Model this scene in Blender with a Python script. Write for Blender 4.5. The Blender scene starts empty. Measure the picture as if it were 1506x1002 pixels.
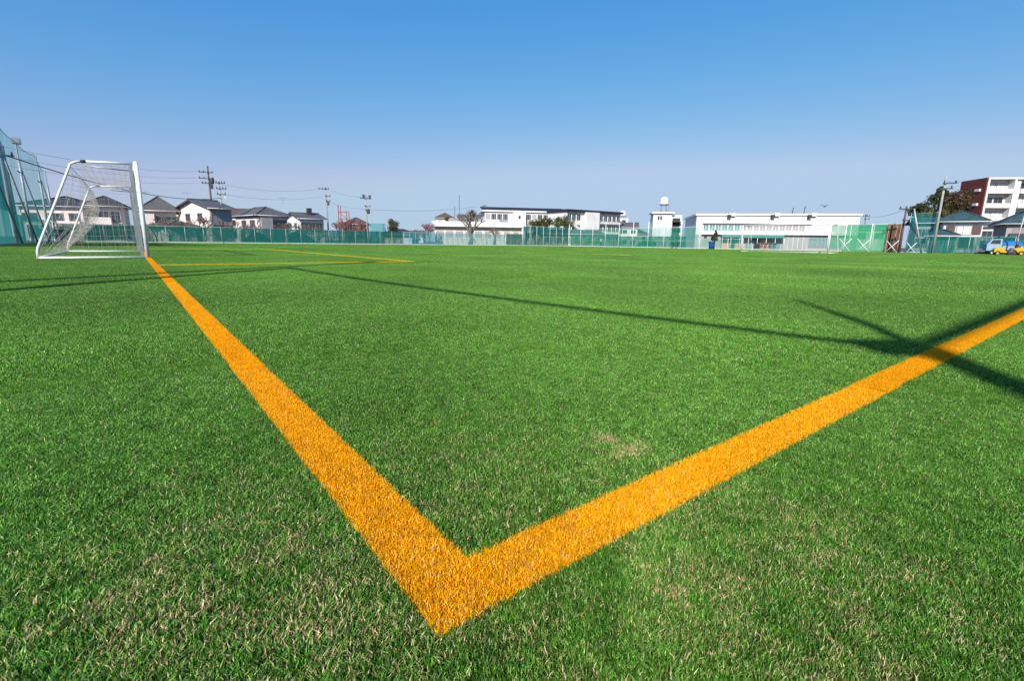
import bpy, math, random
import numpy as np
from mathutils import Vector, Matrix
random.seed(7)
rng = np.random.default_rng(11)
S = bpy.context.scene
COL = S.collection
R = math.radians

# ------------------------------------------------------------------ camera
FPX, W0, H0, EYE = 713.85, 1506.0, 1002.0, 0.54
PITCH, ROLL = R(11.4), R(0.75)
cp, sp = math.cos(PITCH), math.sin(PITCH)
FW = Vector((0, cp, -sp)); RT0 = Vector((1, 0, 0)); UP0 = Vector((0, sp, cp))
RT = RT0 * math.cos(ROLL) + UP0 * math.sin(ROLL)
UP = -RT0 * math.sin(ROLL) + UP0 * math.cos(ROLL)
cam = bpy.data.cameras.new('camera'); camo = bpy.data.objects.new('camera', cam); COL.objects.link(camo)
cam.sensor_width = 36; cam.lens = FPX / W0 * 36; cam.clip_start = 0.05; cam.clip_end = 6000
m = Matrix((RT, UP, -FW)).transposed().to_4x4(); m.translation = (0, 0, EYE)
camo.matrix_world = m
S.camera = camo

# ------------------------------------------------------------------ sky, sun, exposure
SUN_AZ, SUN_EL = R(18), R(34)            # horizontal direction the light travels (from +Y towards +X), height
sdir = Vector((math.sin(SUN_AZ), math.cos(SUN_AZ)))
wd = bpy.data.worlds.new('World'); S.world = wd; wd.use_nodes = True
nt = wd.node_tree; bg = nt.nodes['Background']
sk = nt.nodes.new('ShaderNodeTexSky'); sk.sky_type = 'NISHITA'; sk.sun_disc = False
sk.sun_elevation = SUN_EL; sk.sun_rotation = SUN_AZ + math.pi
sk.air_density = 1.5; sk.dust_density = 0.3; sk.ozone_density = 3.0; sk.altitude = 0
gm = nt.nodes.new('ShaderNodeGamma'); gm.inputs[1].default_value = 0.8
bw = nt.nodes.new('ShaderNodeRGBToBW'); SATUR = 2.3                  # the clear, strongly blue air of the day
m1 = nt.nodes.new('ShaderNodeVectorMath'); m1.operation = 'SCALE'; m1.inputs['Scale'].default_value = SATUR
m2 = nt.nodes.new('ShaderNodeMath'); m2.operation = 'MULTIPLY'; m2.inputs[1].default_value = 1 - SATUR
m3 = nt.nodes.new('ShaderNodeVectorMath'); m3.operation = 'ADD'
m4 = nt.nodes.new('ShaderNodeVectorMath'); m4.operation = 'MAXIMUM'; m4.inputs[1].default_value = (0, 0, 0)
for q in (bw, m1): nt.links.new(gm.outputs[0], q.inputs[0])
nt.links.new(bw.outputs[0], m2.inputs[0]); nt.links.new(m1.outputs[0], m3.inputs[0]); nt.links.new(m2.outputs[0], m3.inputs[1])
nt.links.new(m3.outputs[0], m4.inputs[0])
tcw = nt.nodes.new('ShaderNodeTexCoord'); sxw = nt.nodes.new('ShaderNodeSeparateXYZ'); cxw = nt.nodes.new('ShaderNodeCombineXYZ')
mzw = nt.nodes.new('ShaderNodeMath'); mzw.operation = 'MULTIPLY_ADD'; mzw.inputs[1].default_value = 1.418; mzw.inputs[2].default_value = 0.12
nt.links.new(tcw.outputs['Generated'], sxw.inputs[0]); nt.links.new(sxw.outputs[0], cxw.inputs[0]); nt.links.new(sxw.outputs[1], cxw.inputs[1])
mxw = nt.nodes.new('ShaderNodeMath'); mxw.operation = 'MAXIMUM'; mxw.inputs[1].default_value = 0.0
pzw = nt.nodes.new('ShaderNodeMath'); pzw.operation = 'POWER'; pzw.inputs[1].default_value = 1.378
nrm = nt.nodes.new('ShaderNodeVectorMath'); nrm.operation = 'NORMALIZE'
nt.links.new(sxw.outputs[2], mxw.inputs[0]); nt.links.new(mxw.outputs[0], pzw.inputs[0]); nt.links.new(pzw.outputs[0], mzw.inputs[0]); nt.links.new(mzw.outputs[0], cxw.inputs[2]); nt.links.new(cxw.outputs[0], nrm.inputs[0]); nt.links.new(nrm.outputs[0], sk.inputs[0])
nt.links.new(sk.outputs[0], gm.inputs[0]); sp_ = nt.nodes.new('ShaderNodeSeparateXYZ'); cb_ = nt.nodes.new('ShaderNodeCombineXYZ'); nt.links.new(m4.outputs[0], sp_.inputs[0])
for i_, (g_, k_) in enumerate(((1.52, 1.435), (.94, 1.108), (.41, 2.88))):
    pw = nt.nodes.new('ShaderNodeMath'); pw.operation = 'POWER'; pw.inputs[1].default_value = g_
    ml = nt.nodes.new('ShaderNodeMath'); ml.operation = 'MULTIPLY'; ml.inputs[1].default_value = k_
    mn = nt.nodes.new('ShaderNodeMath'); mn.operation = 'MINIMUM'; mn.inputs[1].default_value = (3.35, 4.42, 9)[i_]
    nt.links.new(sp_.outputs[i_], pw.inputs[0]); nt.links.new(pw.outputs[0], ml.inputs[0]); nt.links.new(ml.outputs[0], mn.inputs[0]); nt.links.new(mn.outputs[0], cb_.inputs[i_])
nt.links.new(cb_.outputs[0], bg.inputs[0]); bg.inputs[1].default_value = 0.10
sl = bpy.data.lights.new('sun', 'SUN'); sl.energy = 5.0; sl.angle = R(0.5); sl.color = (1, 0.94, 0.86)
so = bpy.data.objects.new('sun', sl); COL.objects.link(so)
so.rotation_euler = Vector((sdir.x * math.cos(SUN_EL), sdir.y * math.cos(SUN_EL), -math.sin(SUN_EL))).to_track_quat('-Z', 'Y').to_euler()
so.location = (-20, -60, 50)
S.view_settings.view_transform = 'Standard'; S.view_settings.look = 'None'
S.view_settings.exposure = 0.45; S.view_settings.gamma = 1.0; S.view_settings.use_curve_mapping = False
S.render.engine = 'CYCLES'
S.cycles.max_bounces = 6; S.cycles.diffuse_bounces = 3; S.cycles.glossy_bounces = 2
S.cycles.transparent_max_bounces = 24; S.cycles.transmission_bounces = 3

# ------------------------------------------------------------------ picture <-> place
def ray(px, py): return FW + RT * ((px - 753) / FPX) - UP * ((py - 501) / FPX)
def hor(px): return 501 - FPX * math.tan(PITCH) + (px - 753) * math.tan(ROLL)
def at(px, Y):                       # ground point whose picture column is px at distance Y
    d = ray(px, hor(px) + FPX * EYE / Y); t = Y / d.y
    return Vector((d.x * t, Y, 0))
def zat(px, py, Y):
    d = ray(px, py); return EYE + d.z * Y / d.y
def ground(px, py):
    d = ray(px, py); t = -EYE / d.z; return Vector((d.x * t, d.y * t, 0))
def proj(P):
    q = Vector((P[0], P[1], P[2] - EYE)); d = q.dot(FW)
    return 753 + FPX * q.dot(RT) / d, 501 - FPX * q.dot(UP) / d
# field frame: u runs along the goal line, v along the touchline
YAW = 0.65937
UV_U = Vector((-math.sin(YAW), math.cos(YAW), 0)); UV_V = Vector((math.cos(YAW), math.sin(YAW), 0))
C0 = Vector((-0.0941, 0.5724, 0)); LW = 0.113
def FP(v, u, z=0): return C0 + UV_V * v + UV_U * u + Vector((0, 0, z))

# ------------------------------------------------------------------ mesh helpers
class MB:
    def __init__(s): s.v = []; s.f = []; s.sm = []
    def add(s, vs, fs, smooth=False):
        o = len(s.v); s.v += [tuple(p) for p in vs]
        s.f += [tuple(i + o for i in f) for f in fs]; s.sm += [smooth] * len(fs); return s
    def box(s, x0, x1, y0, y1, z0, z1):
        return s.add([(x0,y0,z0),(x1,y0,z0),(x1,y1,z0),(x0,y1,z0),(x0,y0,z1),(x1,y0,z1),(x1,y1,z1),(x0,y1,z1)],
                     [(0,3,2,1),(4,5,6,7),(0,1,5,4),(1,2,6,5),(2,3,7,6),(3,0,4,7)])
    def tube(s, pts, rad, n=8, caps=True):
        pts = [Vector(p) for p in pts]
        if not hasattr(rad, '__len__'): rad = [rad] * len(pts)
        vs = []; fs = []; up = None
        for i, p in enumerate(pts):
            t = (pts[min(i+1, len(pts)-1)] - pts[max(i-1, 0)]).normalized()
            if up is None:
                up = Vector((0, 0, 1)) if abs(t.z) < .9 else Vector((1, 0, 0))
            a = t.cross(up).normalized(); b = a.cross(t).normalized(); up = b
            for k in range(n):
                an = 2 * math.pi * k / n
                vs.append(p + (a * math.cos(an) + b * math.sin(an)) * rad[i])
        for i in range(len(pts) - 1):
            for k in range(n):
                k2 = (k + 1) % n
                fs.append((i*n+k, i*n+k2, (i+1)*n+k2, (i+1)*n+k))
        if caps: fs += [tuple(range(n))[::-1], tuple((len(pts)-1)*n + k for k in range(n))]
        return s.add(vs, fs, n > 4)
    def lathe(s, prof, n=16, c=(0, 0, 0)):
        vs = [(c[0]+r*math.cos(2*math.pi*k/n), c[1]+r*math.sin(2*math.pi*k/n), c[2]+z) for r, z in prof for k in range(n)]
        fs = [(i*n+k, i*n+(k+1)%n, (i+1)*n+(k+1)%n, (i+1)*n+k) for i in range(len(prof)-1) for k in range(n)]
        return s.add(vs, fs, True)
    def prism(s, poly, y0, y1):      # polygon in x,z extruded along y
        n = len(poly)
        return s.add([(x, y0, z) for x, z in poly] + [(x, y1, z) for x, z in poly],
                     [tuple(range(n)), tuple(range(2*n-1, n-1, -1))] + [(i, n+i, n+(i+1)%n, (i+1)%n) for i in range(n)])
    def mesh(s, name):
        me = bpy.data.meshes.new(name); me.from_pydata(s.v, [], s.f)
        me.polygons.foreach_set('use_smooth', s.sm); me.update(); return me
    def build(s, name, mt, parent=None, loc=(0, 0, 0), rz=0):
        return place(s.mesh(name), name, mt, parent, loc, rz)
def place(me, name, mt=None, parent=None, loc=(0, 0, 0), rz=0):
    o = bpy.data.objects.new(name, me); COL.objects.link(o)
    if mt is not None and not me.materials: me.materials.append(mt)
    o.location = loc; o.rotation_euler = (0, 0, rz)
    if parent is not None: o.parent = parent
    return o
def tag(o, label, cat, group=None):
    o['label'] = label; o['category'] = cat
    if group: o['group'] = group
    return o
def kind(o, k='structure'): o['kind'] = k; return o
def thing(name, label, cat, loc=(0, 0, 0), rz=0, group=None):
    o = bpy.data.objects.new(name, None); COL.objects.link(o); o.location = loc; o.rotation_euler = (0, 0, rz)
    o.empty_display_size = .2
    return tag(o, label, cat, group)
def copy_thing(src, loc, rz, label):
    r = src.copy(); COL.objects.link(r); r.location = loc; r.rotation_euler = (0, 0, rz); r['label'] = label
    for ch in list(src.children):
        c = ch.copy(); COL.objects.link(c); c.parent = r
        for g in list(ch.children):
            d = g.copy(); COL.objects.link(d); d.parent = c
    return r

# ------------------------------------------------------------------ materials
def mat(name, col, rough=.7, var=.12, scale=3.0, bump=0., bscale=40., spec=.3, metal=0., stretch=None):
    mt = bpy.data.materials.new(name); mt.use_nodes = True
    n = mt.node_tree.nodes; l = mt.node_tree.links; b = n['Principled BSDF']
    b.inputs['Roughness'].default_value = rough; b.inputs['Specular IOR Level'].default_value = spec
    b.inputs['Metallic'].default_value = metal
    tc = n.new('ShaderNodeTexCoord'); src = tc.outputs['Object']
    if stretch:
        mp = n.new('ShaderNodeMapping'); mp.inputs['Scale'].default_value = stretch; l.new(src, mp.inputs[0]); src = mp.outputs[0]
    nz = n.new('ShaderNodeTexNoise'); nz.inputs['Scale'].default_value = scale; nz.inputs['Detail'].default_value = 6
    nz.inputs['Roughness'].default_value = .65
    l.new(src, nz.inputs[0])
    rp = n.new('ShaderNodeValToRGB'); e = rp.color_ramp.elements
    e[0].position = .3; e[1].position = .72
    e[0].color = (*[max(0, c * (1 - var * 1.6)) for c in col], 1); e[1].color = (*[min(1, c * (1 + var)) for c in col], 1)
    l.new(nz.outputs[0], rp.inputs[0]); l.new(rp.outputs[0], b.inputs['Base Color'])
    if bump:
        n2 = n.new('ShaderNodeTexNoise'); n2.inputs['Scale'].default_value = bscale; l.new(src, n2.inputs[0])
        bp = n.new('ShaderNodeBump'); bp.inputs['Strength'].default_value = bump; bp.inputs['Distance'].default_value = .02
        l.new(n2.outputs[0], bp.inputs['Height']); l.new(bp.outputs[0], b.inputs['Normal'])
    return mt
def wave_mat(name, col, period, axis='Z', rough=.6, var=.2, bump=.6):     # tile courses, cladding ribs: fine relief
    mt = mat(name, col, rough, var, 2.0); n = mt.node_tree.nodes; l = mt.node_tree.links
    tc = n.new('ShaderNodeTexCoord'); wv = n.new('ShaderNodeTexWave'); wv.bands_direction = axis
    wv.inputs['Scale'].default_value = 2 * math.pi / period / 20 * 1.0; wv.wave_profile = 'SAW'
    l.new(tc.outputs['Object'], wv.inputs[0])
    bp = n.new('ShaderNodeBump'); bp.inputs['Strength'].default_value = bump; bp.inputs['Distance'].default_value = .04
    l.new(wv.outputs[1], bp.inputs['Height']); l.new(bp.outputs[0], n['Principled BSDF'].inputs['Normal'])
    return mt
def screen_mat(name, col, cover, fold=6.0):        # woven net: threads too fine to see one by one
    mt = bpy.data.materials.new(name); mt.use_nodes = True
    n = mt.node_tree.nodes; l = mt.node_tree.links; b = n['Principled BSDF']
    b.inputs['Base Color'].default_value = (*col, 1); b.inputs['Roughness'].default_value = .8
    b.inputs['Specular IOR Level'].default_value = .15
    tr = n.new('ShaderNodeBsdfTransparent'); tl = n.new('ShaderNodeBsdfTranslucent'); tl.inputs[0].default_value = (*col, 1)
    m1 = n.new('ShaderNodeMixShader'); m1.inputs[0].default_value = .35
    l.new(b.outputs[0], m1.inputs[1]); l.new(tl.outputs[0], m1.inputs[2])
    m2 = n.new('ShaderNodeMixShader')
    tc = n.new('ShaderNodeTexCoord'); nz = n.new('ShaderNodeTexNoise'); nz.inputs['Scale'].default_value = fold
    mp = n.new('ShaderNodeMapping'); mp.inputs['Scale'].default_value = (1, 1, .15)
    l.new(tc.outputs['Object'], mp.inputs[0]); l.new(mp.outputs[0], nz.inputs[0])
    mr = n.new('ShaderNodeMapRange'); mr.inputs['From Min'].default_value = .3; mr.inputs['From Max'].default_value = .7
    mr.inputs['To Min'].default_value = max(0, cover - .12); mr.inputs['To Max'].default_value = min(1, cover + .12)
    l.new(nz.outputs[0], mr.inputs[0]); l.new(mr.outputs[0], m2.inputs[0])
    l.new(tr.outputs[0], m2.inputs[1]); l.new(m1.outputs[0], m2.inputs[2]); l.new(m2.outputs[0], n['Material Output'].inputs[0])
    return mt
M = dict(
    white_paint=mat('white_paint', (.78, .78, .76), .35, .07, 6, spec=.5),
    goal_white=mat('goal_white', (.80, .80, .78), .3, .10, 9, spec=.5),
    black_tape=mat('black_tape', (.02, .02, .022), .5),
    rubber=mat('rubber', (.02, .02, .02), .8),
    steel=mat('steel', (.32, .34, .35), .45, .15, 5, metal=.5),
    galv=mat('galvanised', (.42, .45, .46), .5, .2, 4, metal=.3),
    dark_steel=mat('dark_steel', (.05, .055, .06), .5, .2),
    conc_pole=mat('concrete_pole', (.33, .32, .30), .85, .2, 2, .3),
    brown_pole=mat('brown_pole', (.12, .08, .06), .85, .25, 2, .3),
    concrete=mat('concrete', (.52, .51, .48), .9, .18, 1.5, .3),
    kerb=mat('kerb_concrete', (.62, .61, .58), .9, .15, 2),
    asphalt=mat('asphalt', (.10, .10, .095), .95, .3, .6, .5, 60),
    cord=mat('net_cord', (.40, .37, .33), .8, .15),
    cable=mat('cable_black', (.015, .015, .017), .6),
    cream=mat('cream_wall', (.68, .60, .55), .85, .08, 1.2, .15, 60),
    pinkish=mat('pale_pink_wall', (.66, .56, .53), .85, .08, 1.2, .15, 60),
    white_wall=mat('white_wall', (.66, .65, .63), .8, .09, .5, .1, 60),
    hall_grey=mat('hall_grey_cladding', (.31, .33, .32), .8, .1, .6),
    cool_white=mat('cool_white_wall', (.62, .64, .66), .8, .09, .5, .1, 60),
    beige_wall=mat('beige_wall', (.60, .55, .44), .85, .1, .9, .15, 60),
    grey_wall=mat('grey_wall', (.30, .29, .29), .85, .12, 1.2),
    brown_wall=mat('brown_wall', (.20, .13, .11), .85, .15, 1.2),
    maroon=mat('maroon_tile', (.155, .034, .024), .6, .15, 1.0, .2, 30),
    mauve=mat('mauve_panel', (.30, .20, .22), .7), shutter=mat('brown_shutter', (.10, .06, .055), .7),
    roof_dark=wave_mat('roof_dark', (.045, .042, .045), .3, 'Z'),
    roof_grey=wave_mat('roof_grey', (.10, .095, .095), .3, 'Z'),
    roof_brown=wave_mat('roof_brown', (.12, .075, .06), .3, 'Z'),
    roof_teal=wave_mat('roof_teal', (.035, .07, .075), .3, 'Z'),
    solar=mat('solar_panel', (.028, .028, .033), .6, .1, spec=.15),
    glass=mat('window_glass', (.035, .045, .05), .08, .25, 1.0, spec=.7),
    glass_teal=mat('teal_glass', (.16, .30, .29), .15, .2, 1.0, spec=.6),
    glass_grey=mat('grey_blind', (.34, .34, .33), .4, .12, 1.0),
    curtain=mat('curtain', (.62, .62, .60), .8, .1, 4),
    frame_grey=mat('frame_grey', (.28, .28, .28), .4, .1, metal=.3),
    frame_dark=mat('frame_dark', (.04, .035, .03), .5),
    frame_white=mat('frame_white', (.72, .72, .70), .4),
    salmon=mat('salmon_panel', (.55, .30, .24), .7, .12),
    awning=mat('awning_teal', (.05, .22, .18), .6, .15),
    rust=mat('rust_board', (.16, .055, .03), .85, .3, 3),
    tan_wood=mat('tan_wood', (.45, .30, .17), .8, .2, 4),
    shed_grey=mat('shed_grey', (.44, .44, .46), .6, .08),
    shed_cream=mat('shed_cream', (.58, .54, .40), .7, .08),
    yellow=mat('machine_yellow', (.62, .33, .015), .45, .1),
    blue=mat('machine_blue', (.03, .15, .42), .4, .15),
    blue_white=mat('machine_pale', (.26, .36, .46), .4, .1),
    red_steel=mat('red_steel', (.25, .07, .06), .6),
    skin=mat('skin', (.45, .28, .2), .6), hair=mat('hair', (.02, .015, .012), .7),
    shirt=mat('shirt', (.7, .7, .7), .8), trousers=mat('trousers', (.03, .035, .05), .8),
    bark=mat('bark', (.16, .13, .10), .9, .3, 6), bark_pale=mat('bark_pale', (.36, .33, .28), .9, .25, 6),
    twig=mat('twig', (.17, .12, .10), .9, .25, 6), twig_red=mat('twig_red', (.22, .11, .10), .9, .25, 6),
    car_dark=mat('car_dark', (.04, .045, .05), .25, .05, spec=.6), tyre=mat('tyre', (.02, .02, .02), .9),
    teal_screen=screen_mat('teal_screen', (.009, .155, .122), .86),
    teal_dark=screen_mat('teal_dark_screen', (.010, .16, .12), .95),
    teal_tall=screen_mat('teal_tall_screen', (.006, .26, .215), .84, 1.0),
    net_teal=screen_mat('net_teal', (.035, .36, .31), .38, 1.5),
    net_teal_thick=screen_mat('net_teal_thick', (.03, .34, .34), .6, 1.0),
    net_green=screen_mat('net_green', (.05, .38, .25), .40, 1.5),
    net_bright=screen_mat('net_bright', (.06, .42, .20), .62, 1.2),
)
def leaf_mat(name, c0, c1, trans=.3):
    mt = bpy.data.materials.new(name); mt.use_nodes = True
    n = mt.node_tree.nodes; l = mt.node_tree.links; b = n['Principled BSDF']
    g = n.new('ShaderNodeNewGeometry'); rp = n.new('ShaderNodeValToRGB')
    rp.color_ramp.elements[0].color = (*c0, 1); rp.color_ramp.elements[1].color = (*c1, 1)
    l.new(g.outputs['Random Per Island'], rp.inputs[0]); l.new(rp.outputs[0], b.inputs['Base Color'])
    b.inputs['Roughness'].default_value = .6; b.inputs['Specular IOR Level'].default_value = .25
    tl = n.new('ShaderNodeBsdfTranslucent'); l.new(rp.outputs[0], tl.inputs[0])
    mx = n.new('ShaderNodeMixShader'); mx.inputs[0].default_value = trans
    l.new(b.outputs[0], mx.inputs[1]); l.new(tl.outputs[0], mx.inputs[2]); l.new(mx.outputs[0], n['Material Output'].inputs[0])
    return mt
M['leaf_dark'] = leaf_mat('leaf_dark', (.022, .035, .012), (.075, .095, .03))
M['leaf_green'] = leaf_mat('leaf_green', (.035, .06, .015), (.13, .17, .045))
M['leaf_rusty'] = leaf_mat('leaf_rusty', (.045, .032, .016), (.14, .085, .045))
M['leaf_olive'] = leaf_mat('leaf_olive', (.05, .055, .015), (.15, .14, .05))
M['blossom'] = leaf_mat('blossom', (.38, .20, .24), (.62, .42, .46))

# ------------------------------------------------------------------ turf: blades
def turf_mat(name, greens, worn):
    mt = bpy.data.materials.new(name); mt.use_nodes = True
    n = mt.node_tree.nodes; l = mt.node_tree.links; b = n['Principled BSDF']
    a = n.new('ShaderNodeAttribute'); a.attribute_name = 'tint'
    sx = n.new('ShaderNodeSeparateColor'); l.new(a.outputs['Color'], sx.inputs[0])
    rp = n.new('ShaderNodeValToRGB'); e = rp.color_ramp.elements
    e[0].color = (*greens[0], 1); e[1].color = (*greens[-1], 1)
    for i, c in enumerate(greens[1:-1]):
        q = e.new((i + 1) / (len(greens) - 1)); q.color = (*c, 1)
    l.new(sx.outputs[0], rp.inputs[0])
    g = n.new('ShaderNodeNewGeometry')
    # broad patches of slightly different green
    nb = n.new('ShaderNodeTexNoise'); nb.inputs['Scale'].default_value = .35; nb.inputs['Detail'].default_value = 4
    l.new(g.outputs['Position'], nb.inputs[0])
    hs = n.new('ShaderNodeHueSaturation'); mr = n.new('ShaderNodeMapRange')
    mr.inputs['From Min'].default_value = .3; mr.inputs['From Max'].default_value = .7
    mr.inputs['To Min'].default_value = .72; mr.inputs['To Max'].default_value = 1.28
    l.new(nb.outputs[0], mr.inputs[0])
    nc = n.new('ShaderNodeTexNoise'); nc.inputs['Scale'].default_value = 26; nc.inputs['Detail'].default_value = 3; nc.inputs['Roughness'].default_value = .7   # tuft to tuft
    l.new(g.outputs['Position'], nc.inputs[0]); mc = n.new('ShaderNodeMapRange')
    mc.inputs['From Min'].default_value = .3; mc.inputs['From Max'].default_value = .7; mc.inputs['To Min'].default_value = .62; mc.inputs['To Max'].default_value = 1.38
    l.new(nc.outputs[0], mc.inputs[0]); mm = n.new('ShaderNodeMath'); mm.operation = 'MULTIPLY'; l.new(mr.outputs[0], mm.inputs[0]); l.new(mc.outputs[0], mm.inputs[1])
    l.new(mm.outputs[0], hs.inputs['Value']); l.new(rp.outputs[0], hs.inputs['Color'])
    if len(worn) < 2 or name != 'turf_green': mr.inputs['To Min'].default_value = .93; mr.inputs['To Max'].default_value = 1.05; mc.inputs['To Min'].default_value = .85; mc.inputs['To Max'].default_value = 1.08
    col = hs.outputs[0]
    # worn fibres bleached to straw: near the corner of the field and in odd spots
    n1 = n.new('ShaderNodeTexNoise'); n1.inputs['Scale'].default_value = 11; n1.inputs['Detail'].default_value = 5; n1.inputs['Roughness'].default_value = .7
    l.new(g.outputs['Position'], n1.inputs[0])
    mr1 = n.new('ShaderNodeMapRange'); mr1.inputs['From Min'].default_value = .38; mr1.inputs['From Max'].default_value = .74
    l.new(n1.outputs[0], mr1.inputs[0])
    tot = None
    for (cx, cy), r0, r1, amt in worn:
        vm = n.new('ShaderNodeVectorMath'); vm.operation = 'DISTANCE'; vm.inputs[1].default_value = (cx, cy, .02)
        l.new(g.outputs['Position'], vm.inputs[0])
        mq = n.new('ShaderNodeMapRange'); mq.interpolation_type = 'SMOOTHSTEP'
        mq.inputs['From Min'].default_value = r0; mq.inputs['From Max'].default_value = r1
        mq.inputs['To Min'].default_value = amt; mq.inputs['To Max'].default_value = 0
        l.new(vm.outputs['Value'], mq.inputs[0])
        if tot is None: tot = mq.outputs[0]
        else:
            ad = n.new('ShaderNodeMath'); ad.operation = 'MAXIMUM'; l.new(tot, ad.inputs[0]); l.new(mq.outputs[0], ad.inputs[1]); tot = ad.outputs[0]
    ba = n.new('ShaderNodeMath'); ba.operation = 'MAXIMUM'; ba.inputs[1].default_value = .05 if len(worn) > 1 else .0; l.new(tot, ba.inputs[0])
    mu = n.new('ShaderNodeMath'); mu.operation = 'MULTIPLY'; l.new(mr1.outputs[0], mu.inputs[0]); l.new(ba.outputs[0], mu.inputs[1])
    lt = n.new('ShaderNodeMath'); lt.operation = 'LESS_THAN'; l.new(sx.outputs[1], lt.inputs[0]); l.new(mu.outputs[0], lt.inputs[1])
    rt = n.new('ShaderNodeValToRGB'); rt.color_ramp.elements[0].color = (.26, .17, .06, 1); rt.color_ramp.elements[1].color = (.82, .65, .36, 1)
    l.new(sx.outputs[2], rt.inputs[0])
    mx = n.new('ShaderNodeMix'); mx.data_type = 'RGBA'; l.new(lt.outputs[0], mx.inputs[0]); l.new(col, mx.inputs[6]); l.new(rt.outputs[0], mx.inputs[7])
    l.new(mx.outputs[2], b.inputs['Base Color'])
    b.inputs['Roughness'].default_value = .40; b.inputs['Specular IOR Level'].default_value = .30
    tl = n.new('ShaderNodeBsdfTranslucent'); l.new(mx.outputs[2], tl.inputs[0])
    ms = n.new('ShaderNodeMixShader'); ms.inputs[0].default_value = .22
    l.new(b.outputs[0], ms.inputs[1]); l.new(tl.outputs[0], ms.inputs[2]); l.new(ms.outputs[0], n['Material Output'].inputs[0])
    return mt
gspot = ground(905, 662); gl = ground(300, 955); gr = ground(1130, 860)
WORN = [((C0.x, C0.y), .2, 1.2, .30), ((gspot.x, gspot.y), .02, .13, .95), ((gl.x, gl.y), .12, .6, .62), ((gr.x, gr.y), .1, .5, .48)]
MT_GREEN = turf_mat('turf_green', [(.011, .050, .004), (.035, .145, .010), (.094, .268, .023), (.22, .425, .07), (.50, .66, .22)], WORN)
MT_ORANGE = turf_mat('turf_orange', [(.66, .20, .002), (.92, .39, .002), (.97, .50, .003), (.98, .57, .006), (.97, .66, .05)], [((C0.x, C0.y), .1, .9, .13)])
MT_YELLOW = turf_mat('turf_yellow', [(.50, .34, .01), (.66, .50, .02), (.8, .62, .05)], [((C0.x, C0.y), .1, .5, 0)])

def blade_mesh(name, size, count, w, h, mt, fine, bend=.8):
    r = rng; k = count
    x = (r.random(k) - .5) * size; y = (r.random(k) - .5) * size
    an = r.random(k) * 2 * np.pi; ln = np.abs(r.normal(0, .55, k)) * h * bend + .15 * h
    hh = h * np.clip(r.normal(1, .22, k), .4, 1.7)
    dx, dy = np.cos(an) * ln, np.sin(an) * ln
    fa = r.random(k) * 2 * np.pi; wx, wy = np.cos(fa) * w / 2, np.sin(fa) * w / 2
    ww = r.uniform(.7, 1.25, k); wx *= ww; wy *= ww
    z0 = np.full(k, .001)
    if fine:
        V = np.stack([np.stack([x - wx, y - wy, z0], 1), np.stack([x + wx, y + wy, z0], 1),
                      np.stack([x + dx*.35 - wx, y + dy*.35 - wy, hh*.62], 1), np.stack([x + dx*.35 + wx, y + dy*.35 + wy, hh*.62], 1),
                      np.stack([x + dx, y + dy, hh * .97], 1)], 1).reshape(-1, 3)
        nv = 5; base = np.arange(k)[:, None] * 5
        loops = np.concatenate([base + np.array([0, 1, 3, 2]), base + np.array([2, 3, 4])], 1).reshape(-1)
        st = (np.arange(k)[:, None] * 7 + np.array([0, 4])).reshape(-1); tt = np.tile([4, 3], k)
    else:
        V = np.stack([np.stack([x - wx, y - wy, z0], 1), np.stack([x + wx, y + wy, z0], 1), np.stack([x + dx, y + dy, hh], 1)], 1).reshape(-1, 3)
        nv = 3; loops = np.arange(k * 3); st = np.arange(k) * 3; tt = np.full(k, 3)
    me = bpy.data.meshes.new(name); me.vertices.add(len(V)); me.vertices.foreach_set('co', V.astype(np.float32).ravel())
    me.loops.add(len(loops)); me.loops.foreach_set('vertex_index', loops.astype(np.int32))
    me.polygons.add(len(st)); me.polygons.foreach_set('loop_start', st.astype(np.int32)); me.polygons.foreach_set('loop_total', tt.astype(np.int32))
    me.update(calc_edges=True)
    at_ = me.color_attributes.new('tint', 'FLOAT_COLOR', 'POINT')
    c = np.ones((k, 4)); c[:, :3] = r.random((k, 3)); c[:, 0] = np.clip(r.normal(.45, .24, k), 0, 1)
    at_.data.foreach_set('color', np.repeat(c, nv, 0).astype(np.float32).ravel())
    me.materials.append(mt); return me
NVAR = 4
LEVELS = [  # nominal cell, blades per m2, width, height, fine, used up to this distance
    (.16, 300000, .0015, .0125, True, 2.2), (.40, 90000, .0024, .016, True, 7.0),
    (1.0, 22000, .0050, .022, False, 24.0), (3.0, 3600, .014, .027, False, 1e9)]
def patch_collection(name, mt, dens=1.0, taller=1.0):
    col = bpy.data.collections.new(name)
    for L, (s, d, w, h, fine, _) in enumerate(LEVELS):
        for k in range(NVAR):
            me = blade_mesh('turf_patch', s, int(s * s * d * dens), w, h * taller, mt, fine, (.75, .55, .35, .3)[L])
            o = bpy.data.objects.new('turf_patch_%02d' % (L * NVAR + k), me); col.objects.link(o)
    return col
def seen(v0, v1, u0, u1):
    c = FP((v0+v1)/2, (u0+u1)/2); rad = math.hypot(v1-v0, u1-u0) / 2
    q = c - Vector((0, 0, EYE)); d = q.dot(FW)
    if d < -rad: return False
    dd = max(d, 0) + rad * .6
    return abs(q.dot(RT)) < dd * 753 / FPX * 1.04 + rad * 1.3 + .05 and q.dot(UP) > -(dd * 501 / FPX) - rad * 1.3 - .05
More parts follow.
